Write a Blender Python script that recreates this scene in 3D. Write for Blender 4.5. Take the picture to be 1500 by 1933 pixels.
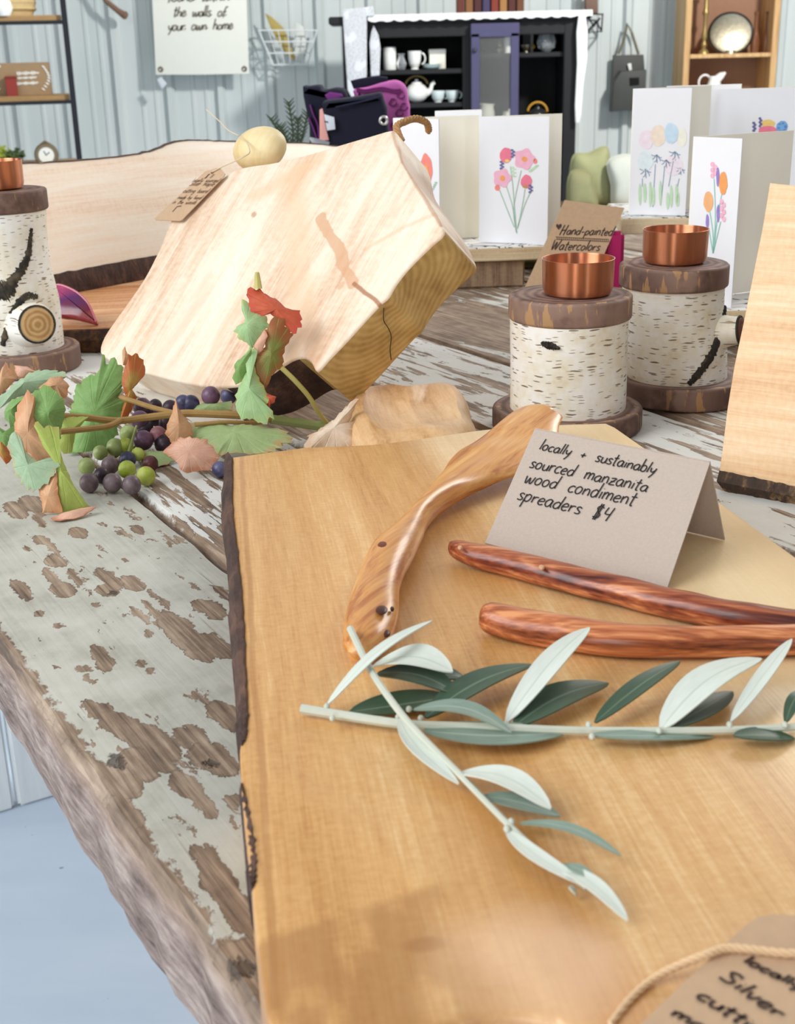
import bpy, bmesh, math, random
from mathutils import Vector, Matrix, noise
random.seed(11)
for o in list(bpy.data.objects): bpy.data.objects.remove(o)
SC = bpy.context.scene
COL = SC.collection
V = Vector
R = math.radians

# ------------------------------------------------------------------ camera
FPX = 2372.0; PITCH = R(20); ROLL = R(1.4); T = 0.80
CAM = V((0, 0, 1.05))
_F = V((0, math.cos(PITCH), -math.sin(PITCH))); _r0 = V((1, 0, 0)); _u0 = V((0, math.sin(PITCH), math.cos(PITCH)))
_R = math.cos(ROLL)*_r0 - math.sin(ROLL)*_u0
_U = math.cos(ROLL)*_u0 + math.sin(ROLL)*_r0
cd = bpy.data.cameras.new('camera'); cam = bpy.data.objects.new('camera', cd); COL.objects.link(cam)
m3 = Matrix((_R, _U, -_F)).transposed()
cam.matrix_world = Matrix.Translation(CAM) @ m3.to_4x4()
cd.sensor_fit = 'HORIZONTAL'; cd.sensor_width = 36; cd.lens = FPX/1500*36; cd.clip_start = 0.01; cd.clip_end = 100
cd.dof.use_dof = True; cd.dof.focus_distance = 0.72; cd.dof.aperture_fstop = 34
SC.camera = cam

def ray(px, py): return _F + _R*((px-750)/FPX) - _U*((py-966.5)/FPX)
def tab(px, py, z=T):                       # where the line of sight meets the level z
    d = ray(px, py); return CAM + d*((z-CAM.z)/d.z)
def at(px, py, Y):                          # where it reaches the distance Y
    d = ray(px, py); return CAM + d*(Y/d.y)
def onp(px, py, p0, n):                     # where it meets the plane (p0, n)
    d = ray(px, py); return CAM + d*((p0-CAM).dot(n)/d.dot(n))

# ------------------------------------------------------------------ world, lights, exposure
w = bpy.data.worlds.new('world'); SC.world = w; w.use_nodes = True
bg = w.node_tree.nodes['Background']; bg.inputs[0].default_value = (0.95, 0.975, 1.0, 1); bg.inputs[1].default_value = 0.66
def area(name, loc, target, sx, sy, power, col):
    l = bpy.data.lights.new(name, 'AREA'); l.shape = 'RECTANGLE'; l.size = sx; l.size_y = sy; l.energy = power; l.color = col
    o = bpy.data.objects.new(name, l); COL.objects.link(o); o.location = loc
    o.rotation_euler = (V(target)-V(loc)).to_track_quat('-Z', 'Y').to_euler(); return o
area('daylight_doorway', (-2.6, -0.6, 2.7), (0.0, 0.8, 0.8), 2.2, 2.4, 112, (0.95, 0.98, 1.0))
area('added_streak_left', (-1.0, -2.9, 1.1), (-0.1, 1.0, 0.9), 0.7, 2.1, 36, (0.94, 0.97, 1.0))  # added lamp behind the camera for upright streaks on the copper cups
area('added_streak_right', (1.7, -2.9, 1.1), (0.2, 1.0, 0.9), 0.5, 2.1, 22, (1.0, 0.98, 0.95))  # narrower added lamp for a second streak on the copper
area('added_floor_fill', (-4.7, 1.6, 1.15), (0.0, 1.6, 0.6), 1.4, 2.2, 48, (0.95, 0.98, 1.0))  # added fill lamp brightening the floor and the white table base
area('shop_window', (2.6, 4.4, 3.0), (0.1, 0.6, 0.8), 1.6, 1.8, 75, (1.0, 0.96, 0.90))
area('shop_ceiling_light', (2.6, 3.6, 3.6), (-0.6, 8.0, 1.2), 0.4, 0.4, 300, (1.0, 0.97, 0.93))
SC.view_settings.view_transform = 'Standard'; SC.view_settings.look = 'None'
SC.view_settings.exposure = -0.14; SC.view_settings.gamma = 1.0; SC.view_settings.use_curve_mapping = False

# ------------------------------------------------------------------ colour and node helpers
def lin(c):
    c = c/255.0
    return c/12.92 if c <= 0.04045 else ((c+0.055)/1.055)**2.4
def rgb(r, g, b): return (lin(r), lin(g), lin(b), 1.0)

class Ex:                                   # a float socket one can calculate with
    def __init__(s, m, k): s.m = m; s.k = k
    def _o(s, op, o, rev=False):
        return s.m.math(op, o, s) if rev else s.m.math(op, s, o)
    def __add__(s, o): return s._o('ADD', o)
    __radd__ = __add__
    def __sub__(s, o): return s._o('SUBTRACT', o)
    def __rsub__(s, o): return s._o('SUBTRACT', o, True)
    def __mul__(s, o): return s._o('MULTIPLY', o)
    __rmul__ = __mul__
    def __truediv__(s, o): return s._o('DIVIDE', o)
    def max(s, o): return s._o('MAXIMUM', o)
    def min(s, o): return s._o('MINIMUM', o)
    def abs(s): return s.m.math('ABSOLUTE', s)
    def sin(s): return s.m.math('SINE', s)
    def sqrt(s): return s.m.math('SQRT', s)
    def step(s, a, b):
        n = s.m.nt.nodes.new('ShaderNodeMapRange'); n.interpolation_type = 'SMOOTHSTEP'
        s.m.put(n.inputs[0], s); s.m.put(n.inputs[1], a); s.m.put(n.inputs[2], b)
        return Ex(s.m, n.outputs[0])

class Mat:
    def __init__(s, name):
        s.mat = bpy.data.materials.new(name); s.mat.use_nodes = True; s.nt = s.mat.node_tree
        s.b = s.nt.nodes['Principled BSDF']; s._c = None
    def put(s, inp, v):
        if isinstance(v, Ex): s.nt.links.new(v.k, inp)
        elif isinstance(v, bpy.types.NodeSocket): s.nt.links.new(v, inp)
        else: inp.default_value = v
    def math(s, op, a, b=None, c=None):
        n = s.nt.nodes.new('ShaderNodeMath'); n.operation = op
        s.put(n.inputs[0], a)
        if b is not None: s.put(n.inputs[1], b)
        if c is not None: s.put(n.inputs[2], c)
        return Ex(s, n.outputs[0])
    def xyz(s, out='Object'):
        if s._c is None:
            t = s.nt.nodes.new('ShaderNodeTexCoord'); q = s.nt.nodes.new('ShaderNodeSeparateXYZ')
            s.nt.links.new(t.outputs[out], q.inputs[0]); s._c = [Ex(s, q.outputs[i]) for i in range(3)]
        return s._c
    def vec(s, x, y, z):
        n = s.nt.nodes.new('ShaderNodeCombineXYZ')
        for i, v in enumerate((x, y, z)): s.put(n.inputs[i], v)
        return n.outputs[0]
    def noise(s, x, y, z, scale=1.0, detail=3, rough=0.5, dist=0.0):
        n = s.nt.nodes.new('ShaderNodeTexNoise'); s.put(n.inputs['Vector'], s.vec(x, y, z))
        n.inputs['Scale'].default_value = scale; n.inputs['Detail'].default_value = detail
        n.inputs['Roughness'].default_value = rough; n.inputs['Distortion'].default_value = dist
        return Ex(s, n.outputs[0])
    def vor(s, x, y, z, scale=1.0, rand=1.0):
        n = s.nt.nodes.new('ShaderNodeTexVoronoi'); s.put(n.inputs['Vector'], s.vec(x, y, z))
        n.inputs['Scale'].default_value = scale; n.inputs['Randomness'].default_value = rand
        q = s.nt.nodes.new('ShaderNodeSeparateXYZ'); s.nt.links.new(n.outputs['Color'], q.inputs[0])
        return Ex(s, n.outputs['Distance']), Ex(s, q.outputs[0]), Ex(s, q.outputs[1])
    def ramp(s, e, stops):
        n = s.nt.nodes.new('ShaderNodeValToRGB'); s.put(n.inputs[0], e); cr = n.color_ramp
        while len(cr.elements) < len(stops): cr.elements.new(0.5)
        for el, (p, c) in zip(cr.elements, stops): el.position = p; el.color = c
        return n.outputs[0]
    def mix(s, f, a, b):
        n = s.nt.nodes.new('ShaderNodeMix'); n.data_type = 'RGBA'
        s.put(n.inputs[0], f); s.put(n.inputs[6], a); s.put(n.inputs[7], b); return n.outputs[2]
    def blob(s, x, y, cx, cy, rx, ry):      # 1 in the centre, 0 at the rim of an ellipse, negative outside
        a = (x-cx)*(1.0/rx); b = (y-cy)*(1.0/ry); return 1.0-(a*a+b*b).sqrt()
    def seg(s, x, y, a, b):                 # distance to a line segment
        dx, dy = b[0]-a[0], b[1]-a[1]; L = dx*dx+dy*dy
        px = x-a[0]; py = y-a[1]
        h = (px*(dx/L)+py*(dy/L)).max(0.0).min(1.0)
        ex = px-h*dx; ey = py-h*dy; return (ex*ex+ey*ey).sqrt()
    def out(s, col, rough=0.6, metal=0.0, bump=None, spec=0.5, **kw):
        s.put(s.b.inputs['Base Color'], col); s.put(s.b.inputs['Roughness'], rough); s.put(s.b.inputs['Metallic'], metal)
        s.b.inputs['Specular IOR Level'].default_value = spec
        for k, v in kw.items(): s.put(s.b.inputs[k.replace('_', ' ')], v)
        if bump:
            n = s.nt.nodes.new('ShaderNodeBump'); s.put(n.inputs['Height'], bump[0])
            n.inputs['Strength'].default_value = bump[1]; n.inputs['Distance'].default_value = bump[2]
            s.nt.links.new(n.outputs[0], s.b.inputs['Normal'])
        return s.mat

_pc = {}
def plain(name, c, rough=0.6, metal=0.0, var=0.06, scale=40, spec=0.4, bump=0.0, **kw):
    if name in _pc: return _pc[name]
    m = Mat(name); x, y, z = m.xyz(); n = m.noise(x, y, z, scale, 3)
    col = m.mix(n, tuple(v*(1-var) for v in c[:3])+(1,), tuple(min(1, v*(1+var)) for v in c[:3])+(1,))
    _pc[name] = m.out(col, rough, metal, (n, bump, 0.001) if bump else None, spec, **kw); return _pc[name]

def wood(name, stops, across=14, along=0.7, fine=150, rough=0.45, extra=None, spec=0.4, bump=0.12, axis=1, contrast=1.0):
    m = Mat(name); c = list(m.xyz()); u = c[0] if axis == 1 else c[1]; v = c[axis]; z = c[2]
    if axis == 2: u, v, z = c[0], c[2], c[1]
    wv = m.noise(u*3, v*2, z*3, 1.0, 2); wv2 = m.noise(u*12, v*5, z*12, 1.0, 3)
    band = m.noise(u*across*1.6+wv*1.6, v*along, z*across*1.6, 1.0, 5, 0.62)
    med = m.noise(u*across*9+wv2*2.0, v*along*3, z*across*9, 1.0, 3, 0.6)
    fin = m.noise(u*fine*4.5, v*fine*0.16, z*fine*4.5, 1.0, 3, 0.65)
    fig = m.noise(u*fine*1.6, v*fine*2.6, z*fine*1.6, 1.0, 2, 0.5)
    e = 0.5+(band-0.5)*contrast+(med-0.5)*0.42*contrast+(fin-0.5)*0.34+(fig-0.5)*0.2
    col = m.ramp(e, stops)
    if extra: col = extra(m, u, v, z, col)
    return m.out(col, rough, 0, (fin, bump, 0.0006), spec)

# ------------------------------------------------------------------ object helpers
MW = {}                                     # frame of each thing
def thing(name, label, cat, M=None, group=None, kind=None):
    o = bpy.data.objects.new(name, None); COL.objects.link(o); o.empty_display_size = 0.02
    if M is None: M = Matrix()
    if isinstance(M, (tuple, Vector)): M = Matrix.Translation(V(M))
    o.matrix_world = M; MW[o] = M.copy()
    if label: o['label'] = label
    if cat: o['category'] = cat
    if group: o['group'] = group
    if kind: o['kind'] = kind
    return o
def tag(o, label, cat, group=None):
    o['label'] = label; o['category'] = cat
    if group: o['group'] = group
    return o
def mk(name, vs, fs, mat, parent=None, world=True, smooth=True, slots=None, label=None, kind=None):
    vs = [V(v) for v in vs]
    if parent is not None:
        M = MW[parent]
        if world: I = M.inverted(); vs = [I @ v for v in vs]
    else:
        lo = V((min(v.x for v in vs), min(v.y for v in vs), min(v.z for v in vs))); hi = V((max(v.x for v in vs), max(v.y for v in vs), max(v.z for v in vs)))
        M = Matrix.Translation(V(((lo.x+hi.x)/2, (lo.y+hi.y)/2, lo.z))); vs = [v-M.to_translation() for v in vs]
    me = bpy.data.meshes.new(name); me.from_pydata([tuple(v) for v in vs], [], fs)
    if isinstance(mat, (list, tuple)):
        for a in mat: me.materials.append(a)
        if slots:
            for p, k in zip(me.polygons, slots): p.material_index = k
    else: me.materials.append(mat)
    if smooth: me.polygons.foreach_set('use_smooth', [True]*len(me.polygons))
    me.validate(); me.update()
    bm = bmesh.new(); bm.from_mesh(me); bmesh.ops.recalc_face_normals(bm, faces=bm.faces)
    bm.to_mesh(me); bm.free()
    if smooth: me.set_sharp_from_angle(angle=R(38))
    o = bpy.data.objects.new(name, me); COL.objects.link(o)
    if parent is not None: o.parent = parent; MW[o] = M
    else: o.matrix_world = M; MW[o] = M.copy()
    if label: o['label'] = label
    if kind: o['kind'] = kind
    return o
def struct(o): o['kind'] = 'structure'; return o

class G:                                    # geometry collector
    def __init__(s): s.v = []; s.f = []
    def add(s, vs, fs):
        k = len(s.v); s.v += [V(v) for v in vs]; s.f += [tuple(i+k for i in f) for f in fs]; return s
    def box(s, c, d, M=None):
        x, y, z = d[0]/2, d[1]/2, d[2]/2; c = V(c)
        vs = [V((a*x, b*y, e*z)) for a in (-1, 1) for b in (-1, 1) for e in (-1, 1)]
        vs = [c+((M @ v) if M else v) for v in vs]
        return s.add(vs, [(0, 1, 3, 2), (4, 6, 7, 5), (0, 4, 5, 1), (2, 3, 7, 6), (0, 2, 6, 4), (1, 5, 7, 3)])
    def bbox(s, c, d, b=0.002, M=None):     # box with chamfered edges
        bm = bmesh.new(); bmesh.ops.create_cube(bm, size=1)
        for v in bm.verts: v.co = V((v.co.x*d[0], v.co.y*d[1], v.co.z*d[2]))
        bmesh.ops.bevel(bm, geom=list(bm.edges), offset=b, segments=2, affect='EDGES')
        bm.verts.index_update(); c = V(c)
        s.add([c+((M @ v.co) if M else v.co) for v in bm.verts], [tuple(v.index for v in f.verts) for f in bm.faces]); bm.free(); return s
    def lathe(s, prof, c, n=32, M=None, close=False):
        c = V(c); vs = []; fs = []
        for (r, z) in prof:
            for i in range(n):
                a = 2*math.pi*i/n; p = V((r*math.cos(a), r*math.sin(a), z)); vs.append(c+((M @ p) if M else p))
        for k in range(len(prof)-1):
            for i in range(n):
                j = (i+1) % n; fs.append((k*n+i, k*n+j, (k+1)*n+j, (k+1)*n+i))
        if close: fs.append(tuple(range(n))[::-1]); fs.append(tuple((len(prof)-1)*n+i for i in range(n)))
        return s.add(vs, fs)
    def tube(s, pts, rad, n=8, flat=1.0, up=None, cap=True):
        pts = [V(p) for p in pts]; m = len(pts)
        if not isinstance(rad, (list, tuple)): rad = [rad]*m
        vs = []; fs = []; pu = None
        for i, p in enumerate(pts):
            t = (pts[min(i+1, m-1)]-pts[max(i-1, 0)]).normalized()
            if up is not None: b = V(up)
            else:
                b = pu if pu is not None else (V((0, 0, 1)) if abs(t.z) < 0.9 else V((1, 0, 0)))
            a = t.cross(b).normalized(); b = a.cross(t).normalized(); pu = b
            r = rad[i]
            rx, rz = (r if not isinstance(r, tuple) else r[0]), (r*flat if not isinstance(r, tuple) else r[1])
            for k in range(n):
                g = 2*math.pi*k/n; vs.append(p+a*(rx*math.cos(g))+b*(rz*math.sin(g)))
        for i in range(m-1):
            for k in range(n):
                j = (k+1) % n; fs.append((i*n+k, i*n+j, (i+1)*n+j, (i+1)*n+k))
        if cap: fs.append(tuple(range(n))[::-1]); fs.append(tuple((m-1)*n+k for k in range(n)))
        return s.add(vs, fs)
    def ball(s, c, rx, ry, rz, n=14, M=None, p=1.0):
        c = V(c); vs = []; fs = []; h = n//2+2
        def pw(x): return math.copysign(abs(x)**p, x)
        for k in range(h+1):
            th = math.pi*k/h
            for i in range(n):
                a = 2*math.pi*i/n
                q = V((rx*pw(math.sin(th))*pw(math.cos(a)), ry*pw(math.sin(th))*pw(math.sin(a)), rz*pw(math.cos(th))))
                vs.append(c+((M @ q) if M else q))
        for k in range(h):
            for i in range(n):
                j = (i+1) % n; fs.append((k*n+i, k*n+j, (k+1)*n+j, (k+1)*n+i))
        return s.add(vs, fs)
    def ribbon(s, pts, wd, nrm):
        pts = [V(p) for p in pts]; m = len(pts); vs = []; nrm = V(nrm)
        for i, p in enumerate(pts):
            t = (pts[min(i+1, m-1)]-pts[max(i-1, 0)])
            a = t.cross(nrm)
            a = a.normalized()*(wd/2) if a.length > 1e-9 else V((wd/2, 0, 0))
            vs += [p-a, p+a]
        return s.add(vs, [(2*i, 2*i+1, 2*i+3, 2*i+2) for i in range(m-1)])
    def mk(s, name, mat, parent=None, **k): return mk(name, s.v, s.f, mat, parent, **k)

def crom(p, n=6, closed=False):
    p = [V(q).to_3d() if len(q) == 2 else V(q) for q in p]; m = len(p); o = []
    if m < 3 and not closed: return p
    for i in range(m if closed else m-1):
        if closed: a, b, c, d = p[(i-1) % m], p[i], p[(i+1) % m], p[(i+2) % m]
        else: a, b, c, d = p[max(i-1, 0)], p[i], p[i+1], p[min(i+2, m-1)]
        for k in range(n):
            t = k/n; o.append(0.5*((2*b)+(c-a)*t+(2*a-5*b+4*c-d)*t*t+(3*b-a-3*c+d)*t**3))
    if not closed: o.append(p[-1])
    return o
def slab(ol, z0, z1, bev=0.003, jit=0.0, seg=3):
    """rounded plate from an outline (list of 2D points) between z0 and z1; returns a G. Caps are fans of rings."""
    pts = [V((p[0], p[1])) for p in ol]
    ar = sum(pts[i].x*pts[(i+1) % len(pts)].y-pts[(i+1) % len(pts)].x*pts[i].y for i in range(len(pts)))
    if ar < 0: pts.reverse()
    m = len(pts); nr = []
    for i in range(m):
        t = pts[(i+1) % m]-pts[i-1]; nr.append(V((t.y, -t.x)).normalized())
    rings = []
    for k in range(seg+1):
        a = math.pi/2*k/seg; rings.append((-bev*(1-math.sin(a)), z0+bev*(1-math.cos(a))))
    for k in range(seg+1):
        a = math.pi/2*k/seg; rings.append((-bev*(1-math.cos(a)), z1-bev*(1-math.sin(a))))
    vs = []; fs = []
    for (off, z) in rings:
        for i in range(m):
            j = jit*noise.noise(V((pts[i].x*160, pts[i].y*160, z*160))) if jit else 0
            q = pts[i]+nr[i]*(off+j); vs.append((q.x, q.y, z))
    for k in range(len(rings)-1):
        for i in range(m):
            j = (i+1) % m; fs.append((k*m+i, k*m+j, (k+1)*m+j, (k+1)*m+i))
    fs.append(tuple(range(m))[::-1]); fs.append(tuple((len(rings)-1)*m+i for i in range(m)))
    g = G(); g.add(vs, fs); return g
def frame(o, x, n):                         # frame with origin o, x axis, z axis n
    n = V(n).normalized(); x = V(x); x = (x-n*x.dot(n)).normalized(); y = n.cross(x)
    M = Matrix((x, y, n)).transposed().to_4x4(); M.translation = V(o); return M
def loc2(M, p): q = M.inverted() @ p; return (q.x, q.y)
def copy_tree(o, parent=None):
    c = o.copy(); COL.objects.link(c); c.parent = parent
    for ch in list(o.children): copy_tree(ch, c)
    return c

# ------------------------------------------------------------------ handwriting
GL = {
'a': (.55, [[(.44,.40),(.28,.5),(.08,.36),(.06,.14),(.2,.0),(.36,.12),(.44,.46)],[(.44,.46),(.43,.12),(.52,.0)]]),
'b': (.5, [[(.08,1.0),(.06,.5),(.06,.02)],[(.06,.34),(.2,.5),(.4,.4),(.4,.12),(.24,.0),(.06,.08)]]),
'c': (.46, [[(.4,.42),(.26,.5),(.08,.36),(.06,.14),(.2,.0),(.4,.08)]]),
'd': (.55, [[(.42,.4),(.26,.5),(.08,.36),(.06,.14),(.2,.0),(.36,.1),(.44,.4),(.48,1.0)],[(.44,.4),(.43,.02)]]),
'e': (.48, [[(.08,.24),(.36,.3),(.38,.42),(.24,.5),(.08,.36),(.06,.14),(.2,.0),(.4,.08)]]),
'f': (.4, [[(.42,.92),(.3,1.0),(.2,.85),(.18,.4),(.16,-.1)],[(.02,.48),(.36,.5)]]),
'g': (.52, [[(.42,.42),(.26,.5),(.08,.36),(.08,.14),(.22,.04),(.4,.2),(.44,.48)],[(.44,.48),(.42,-.2),(.28,-.4),(.06,-.3)]]),
'h': (.52, [[(.1,1.0),(.07,.02)],[(.08,.3),(.22,.48),(.38,.42),(.4,.2),(.42,.0)]]),
'i': (.22, [[(.1,.5),(.09,.02)],[(.12,.7),(.13,.73)]]),
'k': (.46, [[(.1,1.0),(.07,.0)],[(.38,.48),(.1,.22),(.4,.0)]]),
'l': (.22, [[(.12,1.0),(.08,.02)]]),
'm': (.72, [[(.06,.5),(.07,.02)],[(.07,.3),(.2,.5),(.32,.42),(.33,.04)],[(.33,.3),(.46,.5),(.6,.42),(.62,.02)]]),
'n': (.52, [[(.06,.5),(.07,.02)],[(.07,.3),(.22,.5),(.38,.42),(.42,.02)]]),
'o': (.52, [[(.24,.5),(.08,.38),(.06,.14),(.2,.0),(.38,.1),(.42,.36),(.24,.5)]]),
'p': (.52, [[(.08,.48),(.05,-.42)],[(.08,.34),(.24,.5),(.42,.38),(.38,.12),(.22,.0),(.08,.1)]]),
'r': (.42, [[(.07,.5),(.08,.02)],[(.08,.3),(.2,.46),(.38,.46)]]),
's': (.42, [[(.36,.42),(.22,.5),(.08,.4),(.2,.26),(.34,.16),(.26,.02),(.04,.04)]]),
't': (.4, [[(.2,.9),(.17,.04),(.3,.0)],[(.02,.58),(.36,.6)]]),
'u': (.52, [[(.06,.5),(.08,.12),(.22,.0),(.38,.14),(.42,.5)],[(.42,.5),(.44,.0)]]),
'v': (.46, [[(.04,.5),(.2,.0),(.4,.5)]]),
'w': (.7, [[(.04,.5),(.12,.04),(.22,.04),(.32,.4),(.4,.04),(.52,.04),(.62,.5)]]),
'y': (.5, [[(.06,.5),(.1,.22),(.24,.12),(.4,.3)],[(.44,.52),(.36,.0),(.18,-.42)]]),
'z': (.48, [[(.06,.46),(.4,.48),(.06,.02),(.44,.02)],[(.1,.24),(.36,.26)]]),
'x': (.46, [[(.05,.5),(.4,.0)],[(.38,.5),(.06,.0)]]),
'H': (.72, [[(.14,1.05),(.04,-.08)],[(.56,1.05),(.46,-.08)],[(.0,.42),(.6,.5)]]),
'W': (.85, [[(.05,1.0),(.16,.0),(.4,.8),(.5,.0),(.78,1.0)]]),
'S': (.6, [[(.5,.88),(.3,1.0),(.1,.84),(.26,.56),(.46,.36),(.38,.06),(.06,.06)]]),
'M': (.8, [[(.05,.0),(.1,.95),(.36,.3),(.62,.95),(.7,.0)]]),
'-': (.46, [[(.06,.3),(.38,.32)]]),
'+': (.62, [[(.3,.52),(.26,.1)],[(.08,.3),(.48,.32)]]),
'4': (.56, [[(.12,.9),(.08,.46),(.4,.46)],[(.46,.95),(.34,.0)]]),
'1': (.3, [[(.12,.95),(.1,.0)]]),
'$': (.6, [[(.46,.78),(.28,.9),(.1,.74),(.24,.5),(.42,.3),(.32,.06),(.06,.1)],[(.22,1.05),(.16,-.1)],[(.34,1.05),(.28,-.1)]]),
' ': (.72, []),
}
def write(lines, O, ex, ey, nrm, wd, adv=1.12, slant=0.0, join=False, lift=0.0004):
    """lines: [(x, y, size, text)] in units of ex and ey from O"""
    g = G(); O = V(O); ex = V(ex); ey = V(ey); nrm = V(nrm).normalized()
    for (x0, y0, s, txt) in lines:
        x = x0
        for ch in txt:
            wid, st = GL[ch]
            for k in st:
                pp = crom([(a+slant*b, b) for a, b in k], 5)
                g.ribbon([O+ex*(x+p.x*s)+ey*(y0+p.y*s*(1+0.08*math.sin(x*31)))+nrm*lift for p in pp], wd, nrm)
            if join and ch != ' ':
                g.ribbon([O+ex*(x+wid*s*0.75)+ey*(y0+0.05*s)+nrm*lift, O+ex*(x+wid*s*1.3)+ey*(y0+0.2*s)+nrm*lift], wd*0.7, nrm)
            x += wid*s*adv
    return g

# ================================================================== THE SETTING
YW = 8.0
def build_shell():
    m = Mat('concrete_floor'); x, y, z = m.xyz()
    a = m.noise(x, y, z, 1.3, 5, 0.6); b = m.noise(x*1.0, y*4.0, z, 3.0, 4, 0.6); c = m.noise(x, y, z, 60, 2)
    col = m.ramp(a*0.6+b*0.4, [(0.3, rgb(184, 200, 218)), (0.55, rgb(200, 214, 229)), (0.75, rgb(212, 223, 234))])
    col = m.mix(c.step(0.74, 0.78), col, rgb(140, 150, 165))
    fm = m.out(col, 0.42, 0, (b, 0.05, 0.002))
    g = G(); g.box((0, 3.5, -0.05), (14, 13, 0.1)); o = g.mk('floor', fm, None, smooth=False); struct(o)
    wm = plain('metal_wall_backing', rgb(176, 184, 186), 0.6)
    g = G(); g.box((0, YW+0.09, 1.75), (14, 0.1, 3.5)); wall = struct(g.mk('wall_back', wm, None, smooth=False))
    m = Mat('painted_metal_panel'); x, y, z = m.xyz()
    a = m.noise(x*1.5, y, z*0.4, 2.0, 3)
    pm = m.out(m.ramp(a, [(0.3, rgb(186, 196, 196)), (0.7, rgb(204, 211, 209))]), 0.5, 0.0)
    prof = [(0, 0), (.075, 0), (.082, -.006), (.098, -.006), (.105, 0), (.155, 0), (.162, -.006), (.178, -.006), (.185, 0), (.225, 0), (.243, -.034), (.272, -.034), (.29, 0)]
    shared = None
    for k in range(15):
        if shared is None:
            vs = []; fs = []; pts = []
            for r in range(3): pts += [(r*0.305+a, b) for a, b in prof]
            pts.append((0.915, 0))
            for a, b in pts: vs += [(a, b, 0), (a, b, 3.45)]
            fs = [(2*i, 2*i+2, 2*i+3, 2*i+1) for i in range(len(pts)-1)]
            vs = [V(v) for v in vs]
            me = bpy.data.meshes.new('metal_panel'); me.from_pydata([tuple(v) for v in vs], [], fs); me.materials.append(pm); shared = me
        o = bpy.data.objects.new('metal_panel', shared); COL.objects.link(o); o.parent = wall
        o.location = V((-6.75+k*0.915, YW, 0))-wall.location
build_shell()
def build_unseen_side_walls():  # unseen walls, added dark for contrast in the shading and the copper
    m = Mat('unseen_wall_dark'); x, y, z = m.xyz(); n = m.noise(x, y, z, 2.0, 3)
    wm = m.out(m.ramp(n, [(0.3, rgb(104, 100, 96)), (0.7, rgb(122, 117, 112))]), 0.7)
    for nm, c, d in (('wall_left', (-5.0, 2.4, 1.75), (0.1, 11.1, 3.5)), ('wall_right', (5.0, 2.4, 1.75), (0.1, 11.1, 3.5)), ('wall_front', (0, -3.1, 1.75), (9.9, 0.1, 3.5))):
        struct(G().box(c, d).mk(nm, wm, None, smooth=False))
build_unseen_side_walls()

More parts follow.
